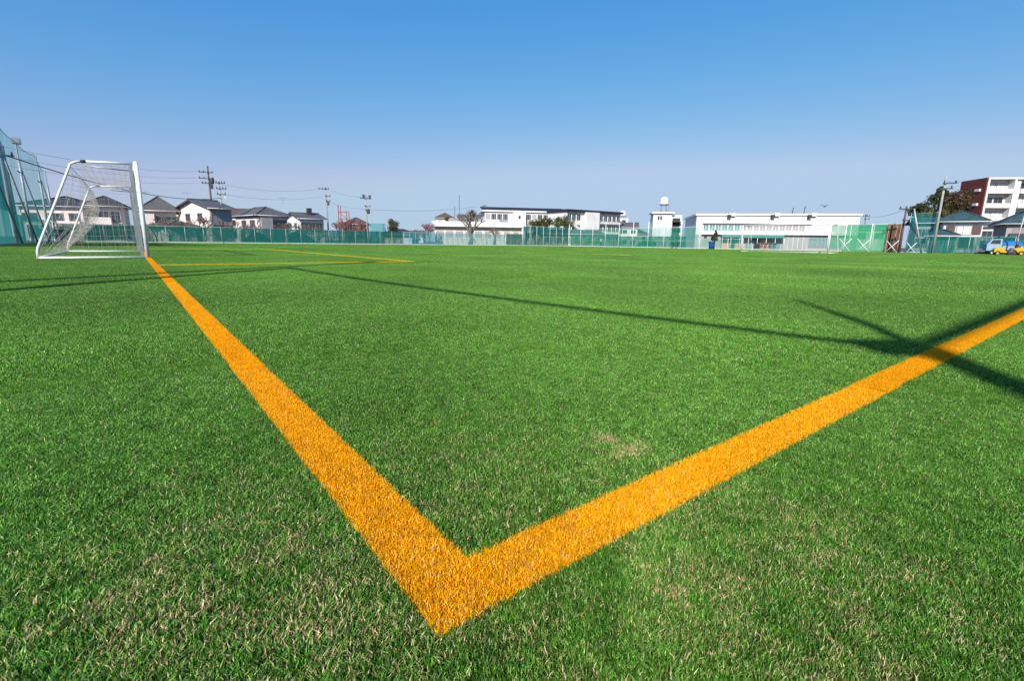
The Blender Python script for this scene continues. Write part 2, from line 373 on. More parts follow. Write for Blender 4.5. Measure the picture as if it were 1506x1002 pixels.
def split(v0, v1, u0, u1, out):
    if not seen(v0, v1, u0, u1): return
    a = FP(v0, u0); px = min(max(0, -a.dot(UV_V)), v1 - v0); pu = min(max(0, -a.dot(UV_U)), u1 - u0)
    dist = (FP(v0 + px, u0 + pu)).length
    dv, du = v1 - v0, u1 - u0
    for L, lv in enumerate(LEVELS):
        if dist < lv[5]: break
    if max(dv, du) > LEVELS[L][0] * 1.3:
        if dv > du: n = 2; mid = v0 + dv / 2; split(v0, mid, u0, u1, out); split(mid, v1, u0, u1, out)
        else: mid = u0 + du / 2; split(v0, v1, u0, mid, out); split(v0, v1, mid, u1, out)
        return
    out.append(((v0+v1)/2, (u0+u1)/2, dv / LEVELS[L][0], du / LEVELS[L][0], L))
def turf_nodes(col):
    ng = bpy.data.node_groups.new('turf', 'GeometryNodeTree')
    ng.interface.new_socket('Geometry', in_out='INPUT', socket_type='NodeSocketGeometry')
    ng.interface.new_socket('Geometry', in_out='OUTPUT', socket_type='NodeSocketGeometry')
    n = ng.nodes; l = ng.links
    gi = n.new('NodeGroupInput'); go = n.new('NodeGroupOutput'); ip = n.new('GeometryNodeInstanceOnPoints')
    ci = n.new('GeometryNodeCollectionInfo'); ci.inputs[0].default_value = col; ci.inputs[1].default_value = True; ci.inputs[2].default_value = True
    def na(nm, t):
        q = n.new('GeometryNodeInputNamedAttribute'); q.data_type = t; q.inputs[0].default_value = nm; return q.outputs[0]
    l.new(gi.outputs[0], ip.inputs['Points']); l.new(ci.outputs[0], ip.inputs['Instance'])
    ip.inputs['Pick Instance'].default_value = True
    l.new(na('idx', 'INT'), ip.inputs['Instance Index'])
    cb = n.new('ShaderNodeCombineXYZ'); l.new(na('rot', 'FLOAT'), cb.inputs[2]); l.new(cb.outputs[0], ip.inputs['Rotation'])
    l.new(na('scl', 'FLOAT_VECTOR'), ip.inputs['Scale']); l.new(ip.outputs[0], go.inputs[0])
    return ng
def turf(name, rects, col, zs=1.0, grow=1.0):
    cells = []
    for r in rects: split(*r, cells)
    k = len(cells); cells = [(v, u, sv*grow, su*grow, L) for v, u, sv, su, L in cells]
    co = np.zeros((k, 3), np.float32); rot = np.zeros(k, np.float32); scl = np.ones((k, 3), np.float32); idx = np.zeros(k, np.int32)
    for i, (v, u, sv, su, L) in enumerate(cells):
        co[i] = FP(v, u, .004); q = int(rng.integers(4)); rot[i] = YAW + q * math.pi / 2
        scl[i] = (sv, su, zs) if q % 2 == 0 else (su, sv, zs)
        idx[i] = L * NVAR + int(rng.integers(NVAR))
    me = bpy.data.meshes.new(name); me.vertices.add(k); me.vertices.foreach_set('co', co.ravel())
    for nm, t, arr, key in (('rot', 'FLOAT', rot, 'value'), ('scl', 'FLOAT_VECTOR', scl, 'vector'), ('idx', 'INT', idx, 'value')):
        me.attributes.new(nm, t, 'POINT').data.foreach_set(key, arr.ravel())
    o = bpy.data.objects.new(name, me); COL.objects.link(o)
    md = o.modifiers.new('turf', 'NODES'); md.node_group = turf_nodes(col)
    print(name, k); return o
# ground sheets
def sheet(name, pts, z, mt):
    o = MB().add([(p[0], p[1], z) for p in pts], [tuple(range(len(pts)))]).build(name, mt); return kind(o)
far = 3000
sheet('ground', [(-far, -far), (far, -far), (far, far), (-far, far)], -.03, M['asphalt'])
VF, UF, VN, UN = 69.0, 71.0, -6.2, -9.0        # extents of the turf
MT_BASE = mat('turf_base', (.045, .11, .02), .9, .3, 12, .6, 200)
sheet('turf_base', [FP(VN, UN), FP(VF, UN), FP(VF, UF), FP(VN, UF)], 0, MT_BASE)
GREEN = patch_collection('green_turf_patches', MT_GREEN)
ORANGE = patch_collection('orange_turf_patches', MT_ORANGE, 1.25, 1.06)
YELLOW = patch_collection('yellow_turf_patches', MT_YELLOW, 1.5, 1.25)
MV, MU = 39.0, 39.0
g1, g2 = 11.10, 27.95
rects = [(VN, 0, UN, UF), (0, VF, UN, 0),
         (LW, 5.42, LW, g1), (LW, 5.42, g1 + LW, g2), (LW, 5.42, g2 + LW, UF),
         (5.42 + LW, VF, LW, UF), (5.42, 5.42 + LW, LW, g1), (5.42, 5.42 + LW, g2 + LW, UF), (0, LW, MU, UF)]
kind(turf('turf_grass', rects, GREEN), 'stuff')
kind(turf('goal_line_marking', [(0, LW, 0, MU)], ORANGE, 1, 1.06))
kind(turf('touchline_marking', [(LW, 45.3, 0, LW)], ORANGE, 1, 1.06))
kind(turf('goal_area_marking', [(LW, 5.42 + LW, g1, g1 + LW), (5.42, 5.42 + LW, g1 + LW, g2), (LW, 5.42 + LW, g2, g2 + LW)], YELLOW))
kind(turf('penalty_area_marking', [(18.27, 18.36, 14.4, 15.6)], YELLOW))
kind(turf('faded_marking', [(18.28, 18.34, 15.6, 23.0), (15.3, 15.36, .3, 6.5)], YELLOW, .62))

# ------------------------------------------------------------------ kerb and paths round the field
def strip(name, a, b, w, z0, z1, mt):
    a = Vector(a); b = Vector(b); L = (b - a).length; an = math.atan2(b.y - a.y, b.x - a.x)
    o = MB().box(0, L, min(0, w), max(0, w), z0, z1).build(name, mt, None, (a.x, a.y, 0), an); return kind(o)
strip('far_kerb', FP(VF, UF + .002), FP(VN, UF + .002), -.35, -.02, .13, M['kerb'])
strip('side_kerb', FP(VF + .002, UN), FP(VF + .002, UF + .34), -.35, -.02, .13, M['kerb'])
strip('left_kerb', FP(VN - .30, UN), FP(VN - .30, UF + .3), -.28, -.02, .12, M['concrete'])

# ------------------------------------------------------------------ buildings
_wc = {}
def window(parent, face, a, z, w, h, W, D, style='dark', nx=2, ny=1, sill=True, fr='frame_grey', pane=None):
    """A window on a face of a w x d block: frame with a pane (and its sill) set on it. a = centre along the face."""
    key = (round(w, 2), round(h, 2), nx, ny, sill, fr)
    if key not in _wc:
        t = .06; b = MB()
        b.box(-w/2, w/2, -.07, .02, -h/2, -h/2 + t); b.box(-w/2, w/2, -.07, .02, h/2 - t, h/2)
        b.box(-w/2, -w/2 + t, -.068, .02, -h/2 + t, h/2 - t); b.box(w/2 - t, w/2, -.068, .02, -h/2 + t, h/2 - t)
        for i in range(1, nx):
            x = -w/2 + w * i / nx; b.box(x - .025, x + .025, -.055, .02, -h/2 + t, h/2 - t)
        for j in range(1, ny):
            zz = -h/2 + h * j / ny; b.box(-w/2 + t, w/2 - t, -.05, .02, zz - .02, zz + .02)
        me = b.mesh('window'); me.materials.append(M[fr])
        pm = MB().box(-w/2 + t*.5, w/2 - t*.5, -.022, .01, -h/2 + t*.5, h/2 - t*.5).mesh('pane')
        sm = MB().box(-w/2 - .08, w/2 + .08, -.12, .0, -h/2 - .05, -h/2 - .004).mesh('sill'); sm.materials.append(M['frame_white'])
        _wc[key] = (me, pm, sm, {})
    me, pm, sm, pmats = _wc[key]
    mt = M[pane or 'glass']
    if mt.name not in pmats:
        q = pm.copy(); q.materials.append(mt); pmats[mt.name] = q
    loc, rz = {'f': ((a, 0, z), 0), 'l': ((0, a, z), -math.pi/2), 'r': ((W, a, z), math.pi/2)}[face]
    f = place(me, 'window', None, parent, loc, rz)
    place(pmats[mt.name], 'pane', None, f)
    if sill: place(sm, 'sill', None, f)
    return f
def solve_w(P, yaw, pxR, lo=.2, hi=140):
    ex = Vector((math.cos(yaw), math.sin(yaw), 0))
    for _ in range(50):
        mid = (lo + hi) / 2
        if proj(P + ex * mid)[0] < pxR: lo = mid
        else: hi = mid
    return lo
def solve_d(P, yaw, pxF, lo=.5, hi=80):           # depth so that the back-left corner falls on column pxF
    ey = Vector((-math.sin(yaw), math.cos(yaw), 0))
    for _ in range(50):
        mid = (lo + hi) / 2
        if proj(P + ey * mid)[0] > pxF: lo = mid
        else: hi = mid
    return lo
def roof(parent, W, D, ze, zr, style, mt, ov=.55, th=.16, x0=0., y0=0., fascia='frame_white'):
    """hip = four slopes; gx = ridge along the front, gy = ridge running back."""
    a, b, c, d = x0 - ov, x0 + W + ov, y0 - ov, y0 + D + ov
    m_ = MB()
    if style == 'hip':
        if W >= D: i = D / 2 + ov; rl = (a + i, (c + d)/2, zr); rr = (max(b - i, a + i + .05), (c + d)/2, zr)
        else: i = W / 2 + ov; rl = ((a + b)/2, c + i, zr); rr = ((a + b)/2, max(d - i, c + i + .05), zr)
        vs = [(a,c,ze),(b,c,ze),(b,d,ze),(a,d,ze),(a,c,ze+th),(b,c,ze+th),(b,d,ze+th),(a,d,ze+th),rl,rr]
        fs = [(3,2,1,0),(0,1,5,4),(1,2,6,5),(2,3,7,6),(3,0,4,7)]
        fs += [(4,5,9,8),(5,6,9),(6,7,8,9),(7,4,8)] if W >= D else [(4,5,8),(5,6,9,8),(6,7,9),(7,4,8,9)]
        m_.add(vs, fs)
        lines = [(rl, rr)] + [(p, q) for p, q in (((a,c,ze+th), rl), ((b,c,ze+th), rr if W >= D else rl), ((b,d,ze+th), rr), ((a,d,ze+th), rl if W >= D else rr))]
    elif style == 'gx':
        ym = (c + d) / 2
        for (ya, yb) in ((c, ym), (d, ym)):
            vs = [(a,ya,ze),(b,ya,ze),(b,yb,zr),(a,yb,zr),(a,ya,ze+th),(b,ya,ze+th),(b,yb,zr+th),(a,yb,zr+th)]
            m_.add(vs, [(3,2,1,0),(4,5,6,7),(0,1,5,4),(1,2,6,5),(2,3,7,6),(3,0,4,7)])
        lines = [((a, ym, zr+th), (b, ym, zr+th))]
    else:
        xm = (a + b) / 2
        for (xa, xb) in ((a, xm), (b, xm)):
            vs = [(xa,c,ze),(xa,d,ze),(xb,d,zr),(xb,c,zr),(xa,c,ze+th),(xa,d,ze+th),(xb,d,zr+th),(xb,c,zr+th)]
            m_.add(vs, [(3,2,1,0),(4,5,6,7),(0,1,5,4),(1,2,6,5),(2,3,7,6),(3,0,4,7)])
        lines = [((xm, c, zr+th), (xm, d, zr+th))]
    r = m_.build('roof', M[mt], parent)
    cb = MB()
    for p, q in lines: cb.tube([Vector(p) + Vector((0, 0, .03)), Vector(q) + Vector((0, 0, .03))], .10, 6)
    cb.build('ridge_cap', M[mt], r)
    gt = MB()
    if style != 'gy':
        gt.tube([(a, c - .05, ze + .05), (b, c - .05, ze + .05)], .06, 6)
    if style == 'hip': gt.tube([(a - .05, c, ze + .05), (a - .05, d, ze + .05)], .06, 6); gt.tube([(b + .05, c, ze + .05), (b + .05, d, ze + .05)], .06, 6)
    if style == 'gy': gt.tube([(a - .05, c, ze + .05), (a - .05, d, ze + .05)], .06, 6); gt.tube([(b + .05, c, ze + .05), (b + .05, d, ze + .05)], .06, 6)
    gt.build('gutter', M[fascia], r)
    return r
def walls(parent, W, D, ze, zr=None, style='hip', mt='cream', x0=0., y0=0., z0=0., ov=.55, name='wall'):
    b = MB(); e = ze + .02
    if style == 'gy' and zr:
        k = (zr - ze) * (W / 2) / (W / 2 + ov)
        b.prism([(x0, z0), (x0 + W, z0), (x0 + W, e + (zr-ze)-k), (x0 + W/2, zr), (x0, e + (zr-ze)-k)], y0, y0 + D)
    elif style == 'gx' and zr:
        k = (zr - ze) - (zr - ze) * (D / 2) / (D / 2 + ov)
        o = MB().prism([(y0, z0), (y0 + D, z0), (y0 + D, e + k), (y0 + D/2, zr), (y0, e + k)], x0, x0 + W)
        b.add([(p[1], p[0], p[2]) for p in o.v], [f[::-1] for f in o.f])
    else: b.box(x0, x0 + W, y0, y0 + D, z0, e)
    return b.build(name, M[mt], parent)
def balcony(parent, x0, x1, z, dep=.9, mt='cream', face_y=0., h=1.05, bars=False):
    b = MB().box(x0, x1, face_y - dep, face_y - .003, z - .14, z)
    bal = b.build('balcony', M[mt], parent)
    r = MB()
    if bars:
        r.box(x0, x1, face_y - dep, face_y - dep + .05, z + h - .05, z + h)
        n = int((x1 - x0) / .16)
        for i in range(n + 1):
            x = x0 + .02 + (x1 - x0 - .04) * i / n; r.box(x - .012, x + .012, face_y - dep + .01, face_y - dep + .035, z, z + h - .05)
    else: r.box(x0, x1, face_y - dep, face_y - dep + .1, z + .002, z + h)
    r.box(x0, x0 + .08, face_y - dep + .1, face_y - .003, z + .002, z + h); r.box(x1 - .08, x1, face_y - dep + .1, face_y - .003, z + .002, z + h)
    r.build('railing', M[mt if not bars else 'frame_grey'], bal)
    return bal
def ac_unit(parent, x, y, z):
    a = MB().box(x - .4, x + .4, y - .32, y - .02, z, z + .58).build('air_conditioner', M['frame_white'], parent)
    MB().lathe([(.0, .0), (.21, .0), (.21, .02), (.0, .02)], 12).build('fan_grille', M['frame_grey'], a, (x - .1, y - .33, z + .29)).rotation_euler = (math.pi/2, 0, 0)
def downpipe(parent, x, y, z):
    MB().tube([(x, y, .1), (x, y, z)], .04, 6).build('downpipe', M['frame_grey'], parent)
def house(label, pxL, Y, pxR, yaw, pxF, pe, pr, style='hip', wall='cream', rf='roof_dark', d=None, name='house'):
    yaw = R(yaw); P = at(pxL, Y); w = solve_w(P, yaw, pxR); d = d or solve_d(P, yaw, pxF)
    ze = zat(pxL, pe, Y); zr = zat((pxL + pxR)/2, pr, Y + 2)
    t = thing(name, label, 'house', P, yaw)
    walls(t, w, d, ze, zr, style, wall); roof(t, w, d, ze, zr, style, rf)
    return t, w, d, ze, zr

# --- the six houses beyond the fence, left to right
t, w, d, ze, zr = house('long pale two-storey house with black tiled roof, seen through the near goal net', 36, 70, 128, 14, 20, 303, 287, 'hip', 'pinkish', 'roof_dark', d=8)
for x, n in ((.16, 2), (.56, 4)): window(t, 'f', w * x, ze - 1.5, 1.9, 1.3, w, d, nx=n)
balcony(t, w*.44, w*.98, ze - 3.0, .8, 'pinkish'); window(t, 'f', w * .86, ze - 1.6, 1.4, 1.6, w, d)
for x in (.2, .5, .8): window(t, 'f', w * x, 1.3, 1.8, 1.8, w, d)
downpipe(t, .15, -.08, ze); ac_unit(t, w*.34, 0, ze - 3.0); window(t, 'l', d*.5, ze - 1.4, 1.2, 1.0, w, d)
t, w, d, ze, zr = house('pale house with black hipped roof and shaded balcony, right of the long one', 131, 73, 184, 30, 118, 303, 288, 'hip', 'cream', 'roof_dark', d=7)
balcony(t, .2, w*.72, ze - 2.6, .9, 'cream')
for x in (.2, .5, .82): window(t, 'f', w * x, ze - 1.45, 1.5, 1.7, w, d, pane='glass')
for x in (.25, .7): window(t, 'f', w * x, 1.3, 1.7, 1.8, w, d)
downpipe(t, w - .1, -.08, ze)
t, w, d, ze, zr = house('house with grey hipped roof just right of the near goalpost', 214, 72, 264, 34, 196, 310, 289, 'hip', 'pinkish', 'roof_grey', d=9)
for a in (.3, .7): window(t, 'l', d * a, ze - 1.3, 1.5, 1.2, w, d)
for x in (.22, .55, .85): window(t, 'f', w * x, ze - 1.4, 1.3, 1.5, w, d, pane='glass')
MB().box(.05, w*.35, -.5, -.003, 0, ze - .4).build('bay', M['cream'], t); balcony(t, w*.42, w*.95, ze - 2.7, .9, 'cream')
ac_unit(t, w*.5, -.9, ze - 2.6)
t, w, d, ze, zr = house('house with white gable end and long dark roof, behind the tall dark utility pole', 313, 70, 345, 58, 274, 307, 295, 'gx', 'pinkish', 'roof_grey', d=9)
for a in (.3, .68): window(t, 'l', d * a, ze - 1.1, 1.3, 1.1, w, d)
for a in (.25, .6): window(t, 'l', d * a, 1.5, 1.6, 1.3, w, d)
MB().box(.15, w - .15, -.03, -.003, .4, ze - .1).build('shade_sheet', M['grey_wall'], t)  # thin grey sheet, puts the shade of this wall into its colour
for x in (.3, .72): window(t, 'f', w * x, ze - 1.4, 1.5, 1.4, w, d)
roof(t, 3.4, 6.0, ze - 2.6, ze - 1.7, 'hip', 'roof_grey', .4, x0=-4.2, y0=2.5); walls(t, 3.4, 6.0, ze - 2.62, mt='cream', x0=-4.2, y0=2.5, name='side_wing')
t, w, d, ze, zr = house('cream house with low hipped grey roof and wide upper windows', 383, 80, 425, 50, 347, 317, 304, 'hip', 'pinkish', 'roof_grey', d=9)
for a in (.25, .62): window(t, 'l', d * a, ze - 1.2, 1.9, 1.1, w, d)
for a in (.3, .7): window(t, 'l', d * a, 1.3, 1.9, 1.6, w, d)
MB().box(.1, w * .4, -.9, -.003, 0, ze - .35).build('porch', M['grey_wall'], t)
for x in (.55, .82): window(t, 'f', w * x, ze - 1.3, 1.3, 1.5, w, d, pane='glass')
downpipe(t, w - .1, -.08, ze)
t, w, d, ze, zr = house('small white house with grey gabled roof, left of a slim utility pole', 443, 88, 478, 42, 427, 322, 314, 'gx', 'white_wall', 'roof_grey', d=7)
for a in (.3, .7): window(t, 'l', d * a, ze - 1.2, 1.2, 1.1, w, d)
for x in (.2, .5, .8): window(t, 'f', w * x, ze - 1.3, 1.4, 1.3, w, d)
MB().box(w*.55, w*.7, 2, 3, zr - .6, zr + 1.0).build('dormer', M['roof_dark'], t)
# --- smaller, farther houses
FARH = [
 ('pale house half hidden between the grey hipped roof and the gabled house', 256, 92, 296, 10, 312, 301, 'hip', 'pinkish', 'roof_grey'),
 ('pale house half hidden between the gabled house and the cream house', 338, 98, 386, 10, 318, 308, 'gx', 'cream', 'roof_brown'),
 ('pale house half hidden behind the aerial mast', 408, 108, 446, 10, 325, 317, 'hip', 'pinkish', 'roof_grey'),
 ('far brown house with flat looking roof behind the bare reddish trees', 508, 120, 537, 8, 330, 320, 'hip', 'brown_wall', 'roof_brown'),
 ('far low house with dark roof rising over the shed', 560, 140, 606, -5, 345, 337, 'hip', 'grey_wall', 'roof_dark'),
 ('distant pale house at the left end of the flat-roofed hall', 642, 170, 667, 6, 321, 313, 'hip', 'cream', 'roof_brown'),
 ('distant grey house peeping over the flat roof of the hall', 675, 180, 705, 4, 322, 316, 'gx', 'grey_wall', 'roof_grey'),
 ('distant white house right of the long school wing', 912, 170, 936, -10, 335, 328, 'gx', 'white_wall', 'roof_grey'),
 ('distant dark roofed house between the school and the water tower', 925, 190, 952, -8, 345, 337, 'hip', 'cream', 'roof_dark'),
 ('distant low house in the gap left of the pink tree', 585, 220, 622, 0, 347, 340, 'gx', 'cream', 'roof_grey'),
 ('small white house with dark roof wedged between two houses below the apartments', 1438, 95, 1471, -30, 334, 327, 'gx', 'pinkish', 'roof_grey'),
 ('low house with brown roof behind the bright green cage', 1252, 100, 1302, -25, 337, 332, 'gx', 'cream', 'roof_brown'),
]
for lb, a, Y, b, yw, pe, pr, st, wl, rf in FARH:
    t, w, d, ze, zr = house(lb, a, Y, b, yw, a, pe, pr, st, wl, rf, d=7)
    n = max(2, int(w / 3.2))
    for i in range(n): window(t, 'f', w * (i + .5) / n, ze - 1.3, 1.5, 1.2, w, d)
    if ze > 4.2:
        for i in range(n): window(t, 'f', w * (i + .5) / n, 1.4, 1.6, 1.4, w, d)

def block(name, label, cat, pxL, Y, pxR, yaw, ptop, d, wall, group=None):
    yaw = R(yaw); P = at(pxL, Y); w = solve_w(P, yaw, pxR); z = zat(pxL, ptop, Y)
    t = thing(name, label, cat, P, yaw, group)
    return t, w, d, z
# --- flat-roofed hall beyond the fence
t, w, d, z = block('flat_roofed_hall', 'low cream hall with flat overhanging roof behind the bare pruned trees', 'building', 640, 112, 767, 6, 333, 12, 'cream')
MB().box(0, w, 0, d, 0, z).build('wall', M['beige_wall'], t)
rf = MB().box(-.9, w + .9, -1.1, d + .5, z + .003, z + .55).build('roof_slab', M['white_wall'], t)
MB().box(-.6, w + .6, -.8, d + .2, z + .553, z + 1.15).build('parapet', M['white_wall'], rf)
for i in range(9): window(t, 'f', w * (i + .5) / 9, z - 1.6, 1.6, 1.2, w, d, pane='glass_grey', nx=2)
for i in range(3): MB().box(w*(.2+.3*i) - .9, w*(.2+.3*i) + .9, 2, 4, z + 1.153, z + 1.9).build('roof_unit', M['frame_grey'], t)
for i in range(10): MB().box(w*i/9.3, w*i/9.3 + .3, -.06, -.003, 0, z - .1).build('pilaster', M['cream'], t)
# --- school
t, w, d, z = block('school_building', 'long white school with dark solar roof and stair tower behind the hall', 'school', 713, 165, 830, 10, 311, 12, 'white_wall')
walls(t, w, d, z, mt='white_wall')
rs = MB().box(-1, w + .6, -.6, d + .5, z + .023, z + .5).build('roof_slab', M['white_wall'], t)
for i in range(14):
    x = -1 + (w + 1.4) * i / 14
    MB().add([(x, -.4, z + .6), (x + (w+1.4)/14 - .12, -.4, z + .6), (x + (w+1.4)/14 - .12, 6, z + 1.9), (x, 6, z + 1.9),
              (x, -.4, z + .5), (x + (w+1.4)/14 - .12, -.4, z + .5), (x + (w+1.4)/14 - .12, 6, z + 1.75), (x, 6, z + 1.75)],
             [(0,1,2,3),(7,6,5,4),(4,5,1,0),(5,6,2,1),(6,7,3,2),(7,4,0,3)]).build('solar_panel', M['solar'], rs)
for fl in range(3):
    for i in range(14):
        if 4 <= i <= 6: continue
        window(t, 'f', w * (i + .5) / 14, z - 1.55 - 3.0 * fl, w/14*.84, 1.9, w, d, nx=3, sill=False, pane='glass' if (i + fl) % 4 else 'glass_grey', fr='frame_white')
st = MB().box(w*.34, w*.49, -1.8, -.003, 0, z + .02).build('stair_tower', M['white_wall'], t)
for k in range(3): MB().box(w*.40, w*.425, -1.84, -1.803, z - 2.2 - 3*k, z - 1.2 - 3*k).build('slit_window', M['glass'], st)
t, w, d, z = block('school_wing', 'right-hand school wing with sloping outside stair and flat roof, running back', 'school', 832, 155, 910, 32, 311, 10, 'white_wall')
walls(t, w, d, z, mt='white_wall')
MB().box(-.5, w + .5, -.9, d, z + .023, z + .7).build('roof_slab', M['solar'], t)
for fl in range(3):
    for i in range(12):
        if 3 <= i <= 6: continue
        window(t, 'f', w * (i + .5) / 12, z - 1.6 - 3.2 * fl, w/12*.82, 1.9, w, d, nx=2, sill=False, fr='frame_white')
for fl in range(2): balcony(t, w*.56, w*.99, z - 3.2 - 3.2*fl, 1.0, 'white_wall', bars=True)
s_ = MB().add([(w*.06, -1.4, z - 3.0), (w*.28, -1.4, z - 6.2), (w*.28, -1.4, z - 7.2), (w*.06, -1.4, z - 4.0), (w*.06, -.1, z - 3.0), (w*.28, -.1, z - 6.2), (w*.28, -.1, z - 7.2), (w*.06, -.1, z - 4.0)],
              [(3,2,1,0),(4,5,6,7),(0,1,5,4),(1,2,6,5),(2,3,7,6),(3,0,4,7)]).build('outside_stair', M['white_wall'], t)
MB().box(w*.30, w*.54, -1.5, -.003, 0, z + .02).build('stair_tower', M['white_wall'], t)
# --- low building with grey roof in front of the school
t, w, d, z = block('low_clubhouse', 'low cream clubhouse with shallow grey roof behind the tall corner net', 'building', 798, 112, 886, 12, 344, 8, 'cream')
walls(t, w, d, z, mt='shed_cream'); roof(t, w, d, z, z + .9, 'gx', 'roof_grey', .6)
for i in range(6): window(t, 'f', w * (i + .5) / 6, z - 1.3, 1.6, 1.1, w, d, pane='glass_teal')
# --- white block with water tank
t, w, d, z = block('water_tower', 'white tower block carrying a round white water tank on its roof', 'tower', 958, 118, 985, -8, 314, 5, 'cool_white')
MB().box(0, w, 0, d, 0, z).build('wall', M['cool_white'], t)
MB().box(-.5, w + .5, -.5, d + .4, z + .003, z + .35).build('roof_slab', M['white_wall'], t)
for x in (.28, .42): window(t, 'f', w * x, z - 1.0, .45, .9, w, d, nx=1, sill=False)
cx, cy = w * .62, d * .5; k = zat(977, 300, 118); kt = zat(977, 288, 118); r_ = (kt - k) / 2
stand = MB()
for i in range(4):
    an = math.pi/4 + i*math.pi/2; stand.tube([(cx + .9*math.cos(an), cy + .9*math.sin(an), z + .35), (cx + .75*math.cos(an), cy + .75*math.sin(an), k)], .06, 6)
stand.build('tank_stand', M['frame_grey'], t)
tk = MB().lathe([(0, -r_), (r_*.9, -r_), (r_*1.08, -r_*.75), (r_*1.1, -r_*.6), (r_*1.0, -r_*.2), (r_*.98, r_*.3), (r_*.8, r_*.7), (r_*.45, r_*.93), (0, r_)], 20).build('water_tank', M['white_paint'], t, (cx, cy, k + r_))
MB().lathe([(r_*.95, -r_*1.12), (r_*1.14, -r_*1.12), (r_*1.14, -r_*.86), (r_*.95, -r_*.86)], 20).build('base_ring', M['frame_grey'], tk)
MB().tube([(cx + r_*1.15, cy, z + .35), (cx + r_*1.15, cy, k + r_*1.2)], .05, 5).build('ladder', M['frame_grey'], t)
ann = MB().box(w + .003, w + 2.4, .6, d, 0, z - .3).build('stair_annex', M['cool_white'], t)
for j in range(4): MB().box(w + .2, w + 2.1, -.6, .597, 1.1 + 1.55*j, 1.25 + 1.55*j).build('landing', M['frame_dark'], ann)
MB().box(w + .25, w + 2.0, .56, .597, .4, z - 1).build('opening_shade', M['frame_dark'], ann)  # flat dark panel in place of the shade inside a stair opening
# second, smaller tank farther back
t, w, d, z = block('tank_house', 'small grey roof block with a little white domed tank above the school wing', 'building', 909, 185, 922, 0, 321, 4, 'cool_white')
MB().box(0, w, 0, d, 0, z).build('wall', M['cool_white'], t); window(t, 'f', w*.5, z - 1.2, 1.4, 1.2, w, d)
tk = MB().lathe([(0, 0), (1.3, 0), (1.35, .5), (1.2, 1.2), (.7, 1.8), (0, 2.0)], 16).build('water_tank', M['white_paint'], t, (w*.45, d*.5, z + .9))
MB().box(w*.45 - .9, w*.45 + .9, d*.5 - .9, d*.5 + .9, z + .003, z + .897).build('tank_stand', M['frame_grey'], t)
# --- white sports hall
GY = 92
t, w, d, z = block('sports_hall', 'long white sports hall with strip windows and teal awning behind the far goal', 'sports hall', 1021, GY, 1258, -12, 317, 16, 'white_wall')
hz = lambda py, px=1100: zat(px, py, GY - 6)
MB().box(0, w, 0, d, 0, z).build('wall', M['white_wall'], t)
MB().box(-.25, w + .25, -.25, d, z + .003, z + .35).build('roof_edge', M['white_wall'], t)
zb0, zb1 = z - 2.75, z - 1.55
for i in range(16):
    x = w * (.045 + .64 * (i + .5) / 16)
    window(t, 'f', x, (zb0 + zb1)/2, w*.64/16 - .08, zb1 - zb0, w, d, nx=2, sill=False, fr='frame_white', pane='glass_teal' if i < 6 else 'glass_grey')
MB().box(.02, w - .02, -.0025, .01, .02, zb0 - .64).build('lower_cladding', M['hall_grey'], t)
MB().box(w*.04, w*.97, -.55, -.003, zb0 - .62, zb0 - .25).build('ledge', M['cool_white'], t)
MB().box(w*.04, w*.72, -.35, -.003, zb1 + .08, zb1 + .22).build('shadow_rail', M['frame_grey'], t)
aw = MB().add([(w*.165, -1.5, 2.05), (w*.555, -1.5, 2.05), (w*.555, -.003, 2.75), (w*.165, -.003, 2.75), (w*.165, -1.5, 1.95), (w*.555, -1.5, 1.95), (w*.555, -.003, 2.6), (w*.165, -.003, 2.6)],
              [(0,1,2,3),(7,6,5,4),(4,5,1,0),(5,6,2,1),(6,7,3,2),(7,4,0,3)]).build('awning', M['awning'], t)
for i in range(8): MB().tube([(w*(.168 + .384*i/7), -1.42, 0), (w*(.168 + .384*i/7), -1.42, 1.96)], .04, 6).build('awning_post', M['white_paint'], aw)
for i, (a, b, mt) in enumerate(((.18, .225, 'salmon'), (.235, .26, 'frame_dark'), (.27, .315, 'salmon'), (.33, .37, 'glass_teal'), (.38, .42, 'glass'), (.43, .47, 'salmon'), (.48, .545, 'glass_teal'))):
    dr = MB().box(w*a, w*b, -.06, -.003, .05, 1.9).build('door', M[mt], t)
    MB().box(w*a + .05, w*a + .12, -.1, -.063, .9, 1.05).build('handle', M['steel'], dr)
for i in range(8):
    window(t, 'f', w * (.715 + .2 * (i + .5) / 8), 1.55, w*.2/8 - .1, 2.3, w, d, nx=1, ny=2, sill=False, fr='frame_grey', pane='glass_teal')
for i in range(4): MB().box(w*(.59 + .03*i), w*(.59 + .03*i) + .06, -.05, -.003, .1, zb0 - .7).build('wall_rib', M['cool_white'], t)
vent = MB().box(w*.058, w*.075, -.2, -.003, zb0 - 1.2, zb0 - .95); vent.build('wall_vent', M['frame_dark'], t)
for px in (1067, 1130, 1183):
    x = solve_w(Vector(t.location), R(-12), px)
    fl = MB().box(x - .3, x + .3, -.75, -.253, z - .32, z + .12).build('floodlight', M['frame_dark'], t)
    MB().box(x + .35, x + 1.1, -.5, -.253, z - .1, z + .45).build('floodlight_box', M['white_paint'], fl)
for px, hh in ((1161, 1.5), (1178, 1.7)):
    x = solve_w(Vector(t.location), R(-12), px); MB().tube([(x, 1, z), (x + .15, 1, z + hh)], .07, 5).build('roof_mast', M['frame_dark'], t)
